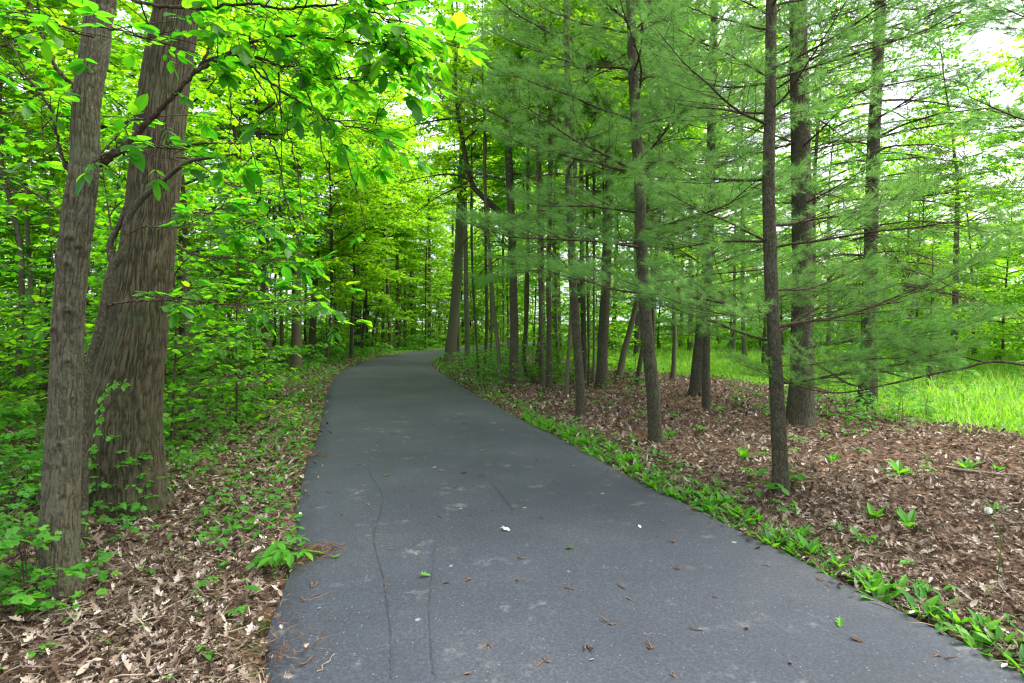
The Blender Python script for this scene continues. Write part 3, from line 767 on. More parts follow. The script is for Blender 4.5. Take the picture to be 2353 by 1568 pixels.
for q, (a, b) in enumerate([((505, 100), (525, 370)), ((560, 120), (640, 330)), ((600, 150), (700, 520)), ((640, 165), (640, 480)), ((690, 180), (800, 520)), ((520, 240), (600, 420)), ((740, 270), (840, 520)), ((610, 300), (700, 600))]):
    rr = random.Random(q)
    px = [a, (a[0] + (b[0] - a[0]) * .3 + rr.uniform(0, 14), a[1] + (b[1] - a[1]) * .25), (a[0] + (b[0] - a[0]) * .6 + rr.uniform(-8, 20), a[1] + (b[1] - a[1]) * .6), b]
    lb(L1, b1, px, 3.3, .0055, 1 if q % 3 == 0 else 0, 30 + q, .12, .5, 3.5)

# --- creeper on the thick trunk
cv = thing('creeper_vine', 'small creeper with bright five-fingered leaves climbing the thick trunk', 'vine', at(215, 1010, 4.35))
cb = np.array(cv.location); out = []; r = np.random.default_rng(5)
cp = [(190, 1080), (205, 1040), (222, 985), (228, 940), (238, 900), (262, 880), (300, 886)]
Wc = Wood(); PQ = catmull(np.array([at(u, v, 4.36) for u, v in cp]), 30) - cb; Wc.tube(PQ, np.full(30, .004), 5)
put('stem', Wc.mesh('stem', M['twig']), cv)
for k_ in range(0, 30, 3):
    p = PQ[k_]
    for q in range(5):
        a = math.radians(-90 + q * 36 + r.normal(0, 8)); out.append((p, (math.cos(a) * .9, -.35, math.sin(a) * .5 + .1), (r.normal(0, .2), -.8, .7), .05 * r.uniform(.8, 1.4)))
V_, F_, kk_ = leaves(ELL, [o_[0] for o_ in out], np.array([o_[1] for o_ in out]), np.array([o_[2] for o_ in out]), np.array([o_[3] for o_ in out]))
put('leaves', mesh('leaves', V_, [F_], M['seedling'], np.full(len(V_), .8), False), cv)

# --- pines right of the path
def pine(label, pts, z0, z1, vars_=BOUGH, Lf=lambda f: 1.9 - .6 * f, step=.42, per=4, bare=.0, seed=1, top=PTOP, ztop=None, name='pine_tree', bark='pinebark', group=None, elev=(-.02, .3), az_ok=None, **kw):
    root, P, R, base = tree(name, label, 'tree', pts, group, bark, None, ztop or z1 + .3, .05, seed=seed, **kw)
    whorls(root, P, base, z0, z1, vars_, Lf, step, per, elev, seed, bare, az_ok)
    if top:
        tp = P[-1] - base
        put('limbs', top[0][0], root, tp, (0, 0, seed), 1.); put('crown', top[0][1], root, tp, (0, 0, seed), 1.)
    return root, P, base

R17, P17, b17 = pine('nearest slim pine with knotty dark trunk rising straight from leaf litter right of the path', [(1797, 1137, 37), (1790, 1030, 35), (1784, 910, 33), (1778, 790, 31), (1772, 670, 30), (1768, 540, 29), (1766, 420, 28), (1768, 280, 26), (1770, 140, 25), (1772, 0, 24), (1774, -120, 23)],
    1.75, 6.2, seed=4, Lf=lambda f: 1.75 - .3 * f, bare=.12, step=.50, per=4, seg=150, rings=220, ridge=(26, .007, 9), rough=.1, az_ok=lambda a, z: not (4.1 < a < 5.5 and z < 3.2))
R15, P15, b15 = pine('slightly bowed pine trunk standing between the nearest slim pine and the path edge', [(1507, 1018, 30), (1501, 930, 30), (1494, 850, 29), (1486, 780, 28), (1479, 680, 27), (1473, 575, 26), (1470, 450, 25), (1463, 340, 24), (1455, 190, 23), (1450, 60, 22), (1447, -60, 21)],
    2.0, 7.2, seed=9, Lf=lambda f: 2.2 - .5 * f, bare=.1, step=.56, per=4, seg=130, rings=180, ridge=(24, .007, 8), rough=.1, az_ok=lambda a, z: not (4.3 < a < 5.2 and z < 3.2))
R11, P11, b11 = pine('thin pine with reddish lower trunk, next left of the bowed pine', [(1335, 957, 21), (1331, 870, 20), (1324, 770, 19), (1317, 667, 19), (1311, 540, 18), (1306, 400, 17), (1304, 260, 16), (1302, 100, 15)],
    2.5, 8.5, seed=14, Lf=lambda f: 2.1 - .4 * f, bare=.2, step=.8, per=4, seg=24, rings=80, rough=.1)
R5, P5, b5 = pine('upright dark pine trunk rising from the green ground cover patch, ridged bark', [(1182, 887, 21), (1181, 800, 20), (1180, 700, 19), (1177, 580, 18), (1172, 450, 17), (1168, 330, 16), (1165, 200, 15)],
    3.2, 9.0, seed=19, vars_=BFAR, Lf=lambda f: 2.3 - .4 * f, bare=.3, step=.9, per=4, seg=24, rings=80, rough=.1)
pine('large pale pine trunk behind the nearest slim pine', [(1838, 976, 66), (1840, 890, 56), (1842, 790, 52), (1843, 640, 49), (1842, 470, 47), (1838, 300, 44), (1835, 150, 42), (1832, 0, 40), (1830, -80, 39)],
    3.4, 8.0, seed=24, vars_=BFAR, Lf=lambda f: 2.0, bare=.65, step=.7, per=4, seg=240, rings=220, ridge=(48, .011, 6), bark='pinebark', flare=1.25, elev=(-.1, .1))
pine('tall spruce trunk with arching bare lower branches at the edge of the meadow', [(1990, 940, 50), (1994, 870, 42), (1996, 770, 37), (1997, 690, 35), (2000, 560, 33), (2003, 430, 32), (2008, 300, 30), (2015, 150, 28), (2022, 0, 26), (2026, -90, 25)],
    2.2, 9.0, seed=29, vars_=SPR, Lf=lambda f: 2.3, bare=.95, step=.40, per=5, seg=160, rings=180, ridge=(36, .01, 6), flare=1.35, elev=(-.12, .15), top=STOP, name='spruce_tree')
pine('mid-sized grey pine trunk behind the bowed pine with a thinner trunk beside it', [(1600, 908, 36), (1606, 830, 31), (1614, 740, 28), (1622, 660, 26), (1628, 540, 24), (1632, 400, 22), (1636, 200, 20)],
    2.0, 8.5, seed=34, vars_=BFAR, Lf=lambda f: 2.1, bare=.35, step=.75, per=4, seg=30, rings=90, flare=1.4)
pine('thin short-based trunk just in front of the mid-sized grey pine', [(1623, 940, 19), (1622, 860, 17), (1624, 760, 16), (1628, 640, 15), (1634, 480, 14), (1638, 300, 13)],
    2.2, 6.5, seed=39, vars_=BFAR, Lf=lambda f: 1.6, bare=.4, step=.6, per=4, seg=20, rings=60)
pine('broad straight trunk standing between the thin reddish pine and the leaning dark trunks', [(1380, 892, 25), (1384, 800, 24), (1389, 700, 23), (1395, 560, 21), (1399, 430, 20), (1398, 300, 19)],
    3.5, 10, seed=44, vars_=BFAR, Lf=lambda f: 2.2, bare=.35, step=.8, per=4, seg=28, rings=80, rough=.06)
# pine out of the frame whose long bough sweeps into it above the meadow
bp = np.array([5.75, 4.7, 0]); bp[2] = g1(bp[0], bp[1])
R20 = thing('pine_tree', 'pine at the right border whose long low bough sweeps in above the meadow', 'tree', bp)
Pt = np.array([[0, 0, -.1], [.03, 0, 1.5], [0, .05, 3.2], [.05, 0, 6.]])
put('trunk', trunk_mesh('trunk', Pt, np.array([.12, .105, .09, .05]), M['pinebark'], 24, 60, .08, None, 1.3, 4), R20)
put('limbs', PTOP[0][0], R20, (.05, 0, 6)); put('crown', PTOP[0][1], R20, (.05, 0, 6))
WB = Wood(); pq = catmull(np.array([[.0, 0, .78], *[at(u, v, d_) - bp for u, v, d_ in [(2352, 838, 4.75), (2200, 848, 4.85), (2050, 880, 5.0), (1930, 902, 5.1), (1840, 888, 5.2), (1790, 862, 5.3)]]]), 50)
WB.tube(pq, np.linspace(.013, .0035, 50), 7); bb = put('branch', WB.mesh('branch', M['twig']), R20)
for k_, (f, yaw, s) in enumerate([(16, .5, .45), (22, -.5, .4), (28, .6, .5), (34, -.5, .35), (40, .4, .4), (46, .1, .4), (12, -.7, .5)]):
    t_ = pq[min(f + 1, 49)] - pq[f]; az = math.atan2(t_[1], t_[0]) + yaw
    put('side_branch', BOUGH[k_ % 5][0], bb, pq[f], (0, -.12, az), s); put('needles', BOUGH[k_ % 5][1], bb, pq[f], (0, -.12, az), s)
for z_, az, L_ in [(2.0, 2.6, .9), (2.4, 3.5, 1.0), (2.9, 2.9, 1.1), (3.3, 2.2, 1.2), (3.6, 3.6, 1.1), (4.0, 3.0, 1.2), (4.4, 2.5, 1.1), (4.8, 3.4, 1.1)]:
    v_ = BOUGH[int(z_ * 10) % 5]; b_ = put('branch', v_[0], R20, (.02, 0, z_), (0, -.1, az), L_); put('needles', v_[1], b_)
# low leafy bough of the nearest pine, reaching right
for k_, (z_, az, L_, e) in enumerate([(1.0, .05, .95, -.06), (1.25, .35, 1.05, .06), (1.5, -.12, .95, .1), (1.15, -.35, .75, .02), (1.45, .6, 1.0, .12), (1.38, 2.9, .9, .1), (1.62, 3.35, 1.0, .1)]):
    v_ = BOUGH[k_ % 5]; b_ = put('branch', v_[0], R17, along(P17, z_) - b17, (0, -e, az), L_); put('needles', v_[1], b_)
# curved limb of the ridged dark pine sweeping up to the left
wl = Wood(); D5 = 14.0
pl = catmull(np.array([at(u, v, D5) for u, v in [(1180, 530), (1151, 490), (1105, 448), (1081, 413), (1063, 325), (1051, 252), (1046, 175), (1046, 105), (1037, 0)]]), 40) - b5
wl.tube(pl, np.linspace(.085, .03, 40), 8)
for k_, px in enumerate([[(1081, 413), (1040, 400), (1000, 402), (950, 412), (900, 428)], [(1055, 270), (1010, 275), (960, 285), (900, 310)], [(1048, 200), (1000, 180), (950, 178), (900, 165)], [(1063, 325), (1100, 290), (1130, 230), (1150, 180)], [(1050, 250), (1080, 200), (1090, 150)], [(1081, 413), (1050, 430), (1000, 455), (940, 500)]]):
    q_ = catmull(np.array([at(u, v, D5 - .2 * k_) for u, v in px]), 16) - b5; wl.tube(q_, np.linspace(.03, .006, 16), 5)
    for j in range(3, 15, 2):
        d_ = np.array([random.uniform(-1, .4), random.uniform(-.6, .6), random.uniform(-.6, .8)]); wl.tube(arc(q_[j], d_, random.uniform(.4, 1.1), 5, .3, .3), np.linspace(.009, .003, 5), 4)
put('branch', wl.mesh('branch', M['twig']), R5)

# --- deciduous trunks right of the bend (u, v, width)
def leafy(label, pts, crown, ztop=4, cs=.8, group=None, bark='greybark', name='maple_tree', **kw):
    return tree(name, label, 'tree', pts, group, bark, crown, ztop, .05, cs, **kw)
leafy('thick twin-stemmed trunk with flared base standing right at the inside of the path bend', [(1034, 832, 31), (1038, 780, 25), (1043, 720, 23), (1049, 660, 22), (1054, 560, 20), (1058, 450, 18)], BIG[1], 8, 1.0, seg=30, rings=80, flare=1.4, bark='greybark')
leafy('thin pale stem pressed against the thick trunk at the path bend', [(1053, 830, 10), (1051, 740, 9), (1052, 620, 9), (1062, 480, 8)], BRI[2], 7, .8)
for lab, pts, cr, z_ in [
    ('straight grey trunk directly right of the thick trunk at the bend', [(1073, 839, 13), (1073, 760, 12), (1071, 667, 11), (1069, 540, 10)], BIG[2], 7),
    ('very thin crooked stem in front of the green ground cover, leaning left', [(1101, 866, 6), (1095, 790, 5), (1090, 720, 5), (1086, 640, 5)], BRI[2], 5),
    ('pale smooth trunk curving left as it rises, left of the ridged pine', [(1150, 887, 10), (1147, 840, 9), (1143, 790, 9), (1138, 745, 9), (1132, 690, 9), (1126, 600, 8), (1118, 500, 7)], BRI[0], 6),
    ('dark slender trunk behind the pale curving trunk', [(1112, 838, 7), (1117, 780, 7), (1118, 700, 7), (1116, 600, 6)], BIG[2], 6),
    ('second dark slender trunk behind the pale curving trunk, a little farther right', [(1127, 835, 5), (1129, 770, 5), (1128, 690, 5), (1124, 600, 5)], BIG[2], 6),
    ('slightly wavy thin trunk right of the ridged dark pine', [(1210, 868, 8), (1204, 820, 8), (1207, 770, 8), (1211, 700, 8), (1212, 600, 7)], BIG[0], 6),
    ('thin grey stem left of the pair of close trunks', [(1239, 871, 6), (1240, 800, 6), (1241, 740, 6), (1240, 640, 6)], BIG[2], 6),
    ('slim pole-like trunk, front one of the pair of close trunks', [(1250, 913, 8), (1247, 850, 8), (1243, 760, 7), (1240, 660, 7), (1238, 560, 6)], BRI[2], 6),
    ('thicker of the pair of close trunks, with a limb rising to the right', [(1261, 897, 15), (1261, 830, 13), (1261, 750, 12), (1260, 660, 12), (1262, 540, 11)], BIG[3], 7),
    ('pale slim trunk leaning right, in open leaf litter left of the thin reddish pine', [(1299, 912, 9), (1304, 840, 9), (1309, 760, 8), (1313, 680, 8)], BRI[1], 6),
    ('grey trunk close behind the thin reddish pine', [(1341, 870, 14), (1341, 800, 13), (1339, 700, 12), (1337, 600, 11)], BIG[0], 7),
    ('thin pole between the grey trunk and the broad straight trunk', [(1351, 890, 5), (1352, 800, 5), (1350, 700, 5)], BIG[2], 6),
    ('second thin pole, just left of the broad straight trunk', [(1363, 879, 6), (1364, 790, 5), (1364, 690, 5)], BRI[2], 6),
    ('dark trunk leaning strongly right, behind the broad straight trunk', [(1419, 870, 15), (1433, 810, 14), (1449, 750, 13), (1463, 690, 12), (1475, 620, 11)], BIG[1], 6),
    ('dark leaning trunk hugging the left side of the bowed pine', [(1460, 888, 12), (1471, 830, 11), (1480, 780, 10), (1494, 700, 9)], BIG[2], 6),
    ('flared pale trunk half hidden behind the pole-like trunks', [(1232, 842, 13), (1238, 800, 10), (1242, 750, 9), (1244, 660, 8)], BIG[1], 6),
    # left of the path
    ('tall brown trunk with flared foot standing alone on the left path verge', [(680, 852, 30), (681, 780, 25), (681, 700, 23), (681, 600, 21), (682, 480, 20), (683, 360, 19), (684, 250, 18)], BIG[3], 9.5),
    ('brown trunk just behind and right of the verge trunk, short and dark', [(716, 826, 19), (718, 760, 17), (722, 690, 15), (726, 600, 14)], BIG[0], 7),
    ('thin dark stem at the far left, leftmost in the wood', [(36, 965, 18), (44, 800, 17), (50, 660, 15), (46, 560, 14), (28, 480, 12), (8, 400, 11)], BRI[2], 4.5),
    ('thin dark stem at the far left, second from the picture border', [(76, 925, 15), (74, 780, 14), (70, 650, 13), (62, 520, 12), (60, 380, 11), (68, 200, 10)], BIG[2], 5.5),
    ('reddish stem close left of the slim lichened trunk', [(102, 890, 16), (108, 760, 14), (112, 640, 13), (118, 500, 12)], BIG[0], 6),
    ('dark forked trunk left of the bend, thickest of that row', [(820, 800, 14), (819, 740, 13), (818, 660, 12), (822, 580, 11)], BIG[1], 7),
    ('slim trunk right of the dark forked trunk left of the bend', [(831, 810, 7), (834, 750, 7), (839, 690, 7), (842, 620, 6)], BIG[2], 6),
    ('dark pole in the row left of the bend, backed by pale light', [(841, 800, 8), (843, 750, 7), (846, 690, 7), (850, 620, 6)], BIG[0], 6),
    ('thin stem bending right near its top, in the row left of the bend', [(854, 804, 6), (857, 770, 6), (860, 745, 6), (868, 715, 5), (876, 680, 5)], BRI[2], 5),
    ('dark trunk at the outer edge of the path bend, ivy at its foot', [(915, 796, 12), (914, 740, 11), (913, 680, 10)], BRI[0], 6),
    ('second dark trunk at the outer edge of the bend, thinner', [(929, 792, 7), (929, 740, 7), (930, 680, 6)], BRI[1], 6),
    ('third trunk at the outer edge of the bend, half behind bright leaves', [(947, 787, 9), (946, 740, 8), (945, 680, 8)], BRI[0], 6),
    ('thin straight sapling stem at the left verge before the row of poles', [(755, 827, 4), (757, 760, 4), (760, 690, 4)], BRI[2], 4),
    ('slim grey stem left of the verge trunk among saplings', [(600, 850, 9), (604, 760, 9), (610, 640, 8), (618, 480, 8)], BIG[2], 6),
    ('brown stem behind saplings, halfway between verge trunk and thick trunk', [(545, 860, 10), (548, 740, 9), (546, 600, 9), (552, 450, 8)], BIG[0], 6.5),
    ('leaning bare pole behind saplings near the thick trunk', [(470, 870, 9), (490, 740, 8), (515, 600, 7), (535, 480, 7)], BIG[2], 6)]:
    dbl = lab.startswith('tall brown'); leafy(lab, pts, cr, z_, random.uniform(.45, .62) if pts[0][0] > 1050 else random.uniform(.65, .85), seg=20 if not dbl else 34, rings=50 if not dbl else 90, bark='oakbark' if 'brown' in lab else random.choice(['greybark', 'pinebark', 'pinebark']), seed=len(lab))

# ------------------------------------------------------------------ scattered wood
placed = []
def free(x, y, dmin):
    return all((x - a) ** 2 + (y - b) ** 2 > dmin ** 2 for a, b in placed)
def scatter(n_, xr, yr, dmin, dp, fn, seed, cond=None, tries=60):
    r = random.Random(seed); k_ = 0; t_ = 0
    while k_ < n_ and t_ < n_ * tries:
        t_ += 1
        x, y = r.uniform(*xr), r.uniform(*yr)
        if cond and not cond(x, y): continue
        if dp1(x, y) < dp or not free(x, y, dmin): continue
        placed.append((x, y)); fn(x, y, r); k_ += 1
def simple_tree(x, y, r, crown, h0, cs, label, group, name='maple_tree', bark=None, r0=.09):
    z = g1(x, y); root = thing(name, label, 'tree', (x, y, z), group)
    lean = np.array([r.uniform(-.25, .25), r.uniform(-.2, .2), h0])
    P = np.array([[0, 0, -.12], lean * .35 + [r.uniform(-.07, .07), 0, 0], lean * .7, lean])
    if r0 <= .1: key = (round(h0), r.randrange(3))
    put('trunk', trunk_mesh('trunk', P, np.array([r0, r0 * .85, r0 * .75, r0 * .65]), M[bark or r.choice(['greybark', 'pinebark', 'oakbark'])], 10, 18, .08, None, 1.35, r.randrange(9)), root)
    rz = r.uniform(0, 6.28)
    put('limbs', crown[0], root, lean, (0, 0, rz), cs); put('crown', crown[1], root, lean, (0, 0, rz), cs)
LEFT = lambda x, y: x < -1.0 - y * .08
def left_tree(x, y, r):
    far = y > 26
    simple_tree(x, y, r, r.choice(BIG if r.random() < .6 else BRI), r.uniform(1.8, 4.5), r.uniform(.6, .85), 'maple with light green crown deep in the wood left of the path' if far else 'slender maple in the wood between the thick trunk and the verge trunk' if x > -9 else 'slender maple in the shaded wood behind the slim lichened trunk',
                'maples deep in the wood on the left' if far else 'maples behind the saplings' if x > -9 else 'maples in the shaded left wood', r0=r.uniform(.05, .13))
scatter(17, (-16, -3.6), (10, 26), 2.0, 1.6, left_tree, 1, LEFT)
scatter(25, (-34, -5), (26, 58), 2.5, 1.6, left_tree, 2, LEFT)
for x_, y_, h_ in ((-6.6, 31, 6.5), (-5.4, 37, 7.5), (-8.2, 36, 7), (-4.4, 42, 9), (-9.5, 31, 6)):
    placed.append((x_, y_)); simple_tree(x_, y_, random.Random(int(y_)), BRI[int(y_) % 2], h_, 1.1, 'tall slender tree at the bend whose yellow-green crown fills the gap above the path', 'crowns filling the gap over the path', r0=.12)
def bend_tree(x, y, r):
    simple_tree(x, y, r, r.choice(BRI), r.uniform(.4, 2.4), r.uniform(.8, 1.1), 'bright lime-green tree closing the view beyond the path bend', 'bright trees beyond the bend', r0=r.uniform(.06, .13))
scatter(16, (-12, 1.5), (36, 62), 2.2, .9, bend_tree, 3)
scatter(7, (-9.5, -5), (17, 38), 2.2, .9, lambda x, y, r: simple_tree(x, y, r, r.choice(BRI), r.uniform(2.2, 4), r.uniform(.8, 1.0), 'yellow-green tree overhanging the left verge near the bend', 'yellow-green trees along the left verge', r0=r.uniform(.05, .1)), 4)
def right_tree(x, y, r):
    simple_tree(x, y, r, r.choice(BIG + BRI), r.uniform(2.5, 5), r.uniform(.5, .75), 'slim leafy tree in the strip of wood between bend and meadow', 'slim trees between bend and meadow', r0=r.uniform(.04, .09))
scatter(8, (-.5, 4.5), (15, 34), 1.4, 1.2, right_tree, 5, lambda x, y: not inside(MEADOW, [x], [y])[0])
def edge_tree(x, y, r):
    simple_tree(x, y, r, r.choice(BRI), r.uniform(.4, 1.0), r.uniform(.65, .95), 'bright yellow-green tree standing on the far side of the meadow', 'trees beyond the meadow', r0=.12)
scatter(26, (6, 50), (32, 60), 3.0, 2, edge_tree, 6)
scatter(12, (11, 30), (16, 32), 2.8, 2, edge_tree, 61, lambda x, y: x / y > .6)
def sapling(x, y, r, vars_=SAP, label='', group='', s=(.8, 1.15)):
    v_ = r.choice(vars_); z = g1(x, y)
    root = thing('maple_sapling', label, 'sapling', (x, y, z), group, r.uniform(0, 6.28), r.uniform(*s))
    root.rotation_euler = (r.uniform(-.12, .12), r.uniform(-.12, .12), r.uniform(0, 6.28))
    put('stem', v_[0], root, (0, 0, .2)); put('crown', v_[1], root, (0, 0, .2))
def wall_tree(x, y, r):
    simple_tree(x, y, r, r.choice(BRI + BIG[:1]), r.uniform(.1, .6), r.uniform(.7, 1.0), 'bushy tree with leaves down to the ground closing the view far behind the trunks', 'bushy trees closing the background', r0=.1)
scatter(44, (-16, 50), (47, 66), 2.4, 2.2, wall_tree, 62)
scatter(22, (4.5, 30), (30, 44), 2.4, 2.0, wall_tree, 63, lambda x, y: x / y < .75)
scatter(24, (-50, -17), (22, 60), 2.6, 2.2, wall_tree, 65)
scatter(18, (-12, -4), (24, 40), 1.1, .8, lambda x, y, r: sapling(x, y, r, SAPB, 'lime sapling with low leaves under the row of poles left of the bend', 'low saplings under the poles left of the bend', (.8, 1.3)), 66, lambda x, y: x < -1.0 - y * .08)
scatter(16, (-13, 1), (37, 50), 1.6, .8, lambda x, y, r: sapling(x, y, r, SAPB, 'lime sapling filling the far end of the path', 'saplings at the far end of the path', (1.3, 2.0)), 64)
def far_pine(x, y, r):
    z = g1(x, y); root = thing('pine_tree', 'blue-green conifer standing out on the meadow beyond the pines', 'tree', (x, y, z), 'conifers out on the meadow')
    P = np.array([[0, 0, -.1], [.02, 0, .8], [0, .02, 1.2]])
    put('trunk', trunk_mesh('trunk', P, np.array([.12, .1, .07]), M['pinebark'], 10, 14, .05, None, 1.2, 1), root)
    t = r.choice([PTOP, STOP])[0]; s = r.uniform(.8, 1.15); rz = r.uniform(0, 6)
    put('limbs', t[0], root, (0, .02, 1.0), (0, 0, rz), s); put('crown', t[1], root, (0, .02, 1.0), (0, 0, rz), s)
scatter(9, (5.5, 26), (19, 40), 3.0, 2, far_pine, 7)
# dark low spruce behind the arching spruce
for x, y, s in ((8.6, 13.6, .62), (10.6, 14.4, .55)):
    z = g1(x, y); root = thing('spruce_tree', 'low dark spruce with boughs down to the grass behind the tall spruce trunk', 'tree', (x, y, z), 'low dark spruces at the meadow edge')
    put('trunk', trunk_mesh('trunk', np.array([[0, 0, -.1], [0, .01, .3], [0, 0, .7]]), np.array([.08, .07, .05]), M['pinebark'], 10, 10, .05, None, 1.2, 1), root)
    put('limbs', STOP[0][0], root, (0, 0, .3), (0, 0, x), s); put('crown', STOP[0][1], root, (0, 0, .3), (0, 0, x), s)

def tall_tree(label, group, lo=5, hi=9):
    return lambda x, y, r: simple_tree(x, y, r, r.choice(BRI if r.random() < .7 else BIG), r.uniform(lo, hi), r.uniform(.8, 1.05), label, group, r0=r.uniform(.1, .17))
scatter(7, (-13, -5.8), (15, 34), 2.4, 1.3, tall_tree('tall tree with sunlit yellow-green crown arching high over the left verge', 'tall trees arching over the left verge'), 8, LEFT)
scatter(8, (5, 14), (24, 36), 2.2, 2, tall_tree('tall airy tree in the gap between the large pale pine and the bowed pine', 'tall airy trees behind the pines', 5, 8), 103)
scatter(9, (1.5, 9), (27, 42), 2.2, 1.3, tall_tree('tall tree with sunlit crown rising behind the slim trunks inside the bend', 'tall trees inside the bend'), 9)
scatter(20, (-18, 6), (42, 66), 2.8, 1.2, tall_tree('tall bright tree in the background far beyond the bend', 'tall trees far beyond the bend', 6, 11), 10)
scatter(10, (8, 21), (17, 29), 2.6, 2, tall_tree('tall loose tree with yellow-green crown behind the arching spruce', 'tall trees behind the arching spruce', 4, 6), 102, lambda x, y: x / y > .5)
scatter(9, (-34, -12), (16, 44), 3.2, 1.2, tall_tree('tall tree deep in the left wood with a high light crown', 'tall trees deep in the left wood', 4, 7), 101, LEFT)
# saplings ----------------------------------------------------------
near_l = lambda x, y, r: sapling(x, y, r, SAP, 'leafy maple sapling with flat layered sprays beside the thick trunk', 'saplings right behind the thick trunk')
scatter(9, (-5.2, -2.6), (6.2, 12), .8, 1.2, near_l, 11, lambda x, y: x < -2.0 - .12 * y)
scatter(18, (-10, -3.2), (5.2, 13), .8, .9, lambda x, y, r: sapling(x, y, r, SAP, 'maple sapling in deep shade left of the thick trunk', 'saplings in the shade on the left'), 12, lambda x, y: x / y < -.62)
scatter(25, (-15, -3.5), (12, 26), 1.0, 1.2, lambda x, y, r: sapling(x, y, r, SAP + SAPB, 'light green maple sapling behind the verge trunk', 'saplings behind the verge trunk', (.9, 1.4)), 13, LEFT)
scatter(26, (-22, -5), (24, 46), 1.1, 1.0, lambda x, y, r: sapling(x, y, r, SAPB + SAP, 'bright green sapling lining the outer side of the bend', 'saplings on the outer side of the bend', (1, 1.5)), 14, LEFT)
scatter(16, (-2, 4.5), (15, 34), .9, 1.0, lambda x, y, r: sapling(x, y, r, SAP + SAPB, 'green sapling among the slim trunks inside the bend', 'saplings inside the bend', (.6, 1.0)), 15)
scatter(8, (-2.8, 3), (33, 46), 1.1, .8, lambda x, y, r: sapling(x, y, r, SAPB, 'lime sapling behind the twin-stemmed trunk at the bend', 'saplings behind the bend trunk', (1.2, 1.7)), 16)

# low shrubs / ground plants: individuals ---------------------------
placed.clear()
def shrub(x, y, r, label, group, s):
    v_ = r.choice(UND); root = thing('woodland_shrub', label, 'shrub', (x, y, g1(x, y) - .02), group, r.uniform(0, 6.28), r.uniform(*s) * .85)
    put('stem', v_[0], root, (0, 0, .1)); put('crown', v_[1], root, (0, 0, .1))
scatter(40, (-2.2, 1.6), (12.4, 20), .38, .45, lambda x, y, r: shrub(x, y, r, 'low leafy shrub in the green patch around the ridged dark pine', 'shrubs in the green patch inside the bend', (.7, 1.1)), 21, lambda x, y: x < .2 + (y - 12.4) * .05 + .9)
scatter(16, (4.2, 7.0), (7.6, 10.2), .3, 1, lambda x, y, r: shrub(x, y, r, 'low bright green shrub at the foot of the large pale pine trunk', 'shrubs at the foot of the big pines', (.45, .8)), 22, lambda x, y: y > 6.6 + .35 * x)
scatter(13, (-4.4, -1.6), (4.4, 9), .35, 1.0, lambda x, y, r: shrub(x, y, r, 'small leafy shrub in the litter right of the thick trunk', 'shrubs in the litter by the thick trunk', (.4, .85)), 23, lambda x, y: x < -1.05 - .2 * y)
scatter(22, (-4.5, -2.3), (2.6, 6.2), .28, .8, lambda x, y, r: shrub(x, y, r, 'dark green shrub crowding the shade left of the slim lichened trunk', 'shrubs in the shade at the left', (.5, 1.0)), 24, lambda x, y: x / y < -.84)
scatter(30, (-14, -3), (9, 24), .5, .8, lambda x, y, r: shrub(x, y, r, 'knee-high shrub on the wood floor beyond the thick trunk', 'shrubs on the left wood floor', (.7, 1.3)), 25, LEFT)
scatter(26, (-9, -3.4), (20, 42), .5, .35, lambda x, y, r: shrub(x, y, r, 'shrub in the green fringe along the far left verge', 'shrubs along the far left verge', (.8, 1.5)), 26, lambda x, y: dp1(x, y) < 3.2)
scatter(14, (7.5, 16), (9.5, 18), .9, 1, lambda x, y, r: shrub(x, y, r, 'leafy green weed clump standing in the meadow grass', 'weed clumps in the meadow', (.6, 1.3)), 28)
scatter(14, (1, 8), (10, 20), .5, .8, lambda x, y, r: shrub(x, y, r, 'scattered shrub in the brown litter under the pines', 'shrubs in the litter under the pines', (.4, .8)), 27)

def plant_mesh(name, kind, seed):
    r = np.random.default_rng(seed); pos, X, Z, S = [], [], [], []
    if kind == 'rosette':
        n_ = 9
        for k_ in range(n_):
            a = k_ * 2.4 + r.normal(0, .3); e = r.uniform(.65, 1.45)
            d = (math.cos(a) * math.cos(e), math.sin(a) * math.cos(e), math.sin(e)); pos.append((math.cos(a) * .01, math.sin(a) * .01, 0)); X.append(d); Z.append((-math.cos(a) * math.sin(e), -math.sin(a) * math.sin(e), math.cos(e))); S.append(r.uniform(.09, .19))
        t = STRAP
    else:
        W_ = r.integers(2, 5)
        for k_ in range(W_):
            a0 = r.random() * 6.28; h = r.uniform(.05, .14); c = np.array([math.cos(a0) * .05, math.sin(a0) * .05, h]) * (k_ > 0) + np.array([0, 0, h * (k_ == 0)])
            n_ = 5 if kind == 'creeper' else 3
            for q in range(n_):
                a = a0 + (q - (n_ - 1) / 2) * (1.05 if n_ == 5 else 1.9); pos.append(c); X.append((math.cos(a), math.sin(a), -.15 + r.normal(0, .1))); Z.append((r.normal(0, .15), r.normal(0, .15), 1)); S.append(r.uniform(.05, .085) * (1.2 if abs(q - (n_ - 1) / 2) < 1 else .85))
        t = ELL if kind == 'creeper' else ELW
    V_, F_, k_ = leaves(t, np.array(pos), np.array(X), np.array(Z), np.array(S))
    rn = np.repeat(np.clip(r.normal(.5, .2, len(S)), 0, 1), k_)
    if kind != 'rosette':   # thin stalks as triangles
        cs_ = np.unique(np.round(np.array(pos), 4), axis=0); n0 = len(V_)
        sv = np.concatenate([[c * [.2, .2, 0] + [-.003, 0, -.02], c * [.2, .2, 0] + [.003, 0, -.02], c] for c in cs_]); V_ = np.vstack([V_, sv]); F_ = np.vstack([F_, n0 + np.arange(len(sv)).reshape(-1, 3)]); rn = np.concatenate([rn, np.full(len(sv), .3)])
    return mesh(name, V_, [F_], M['seedling'], rn, False)
ROS = [plant_mesh('dandelion_plant', 'rosette', 100 + k_) for k_ in range(5)]
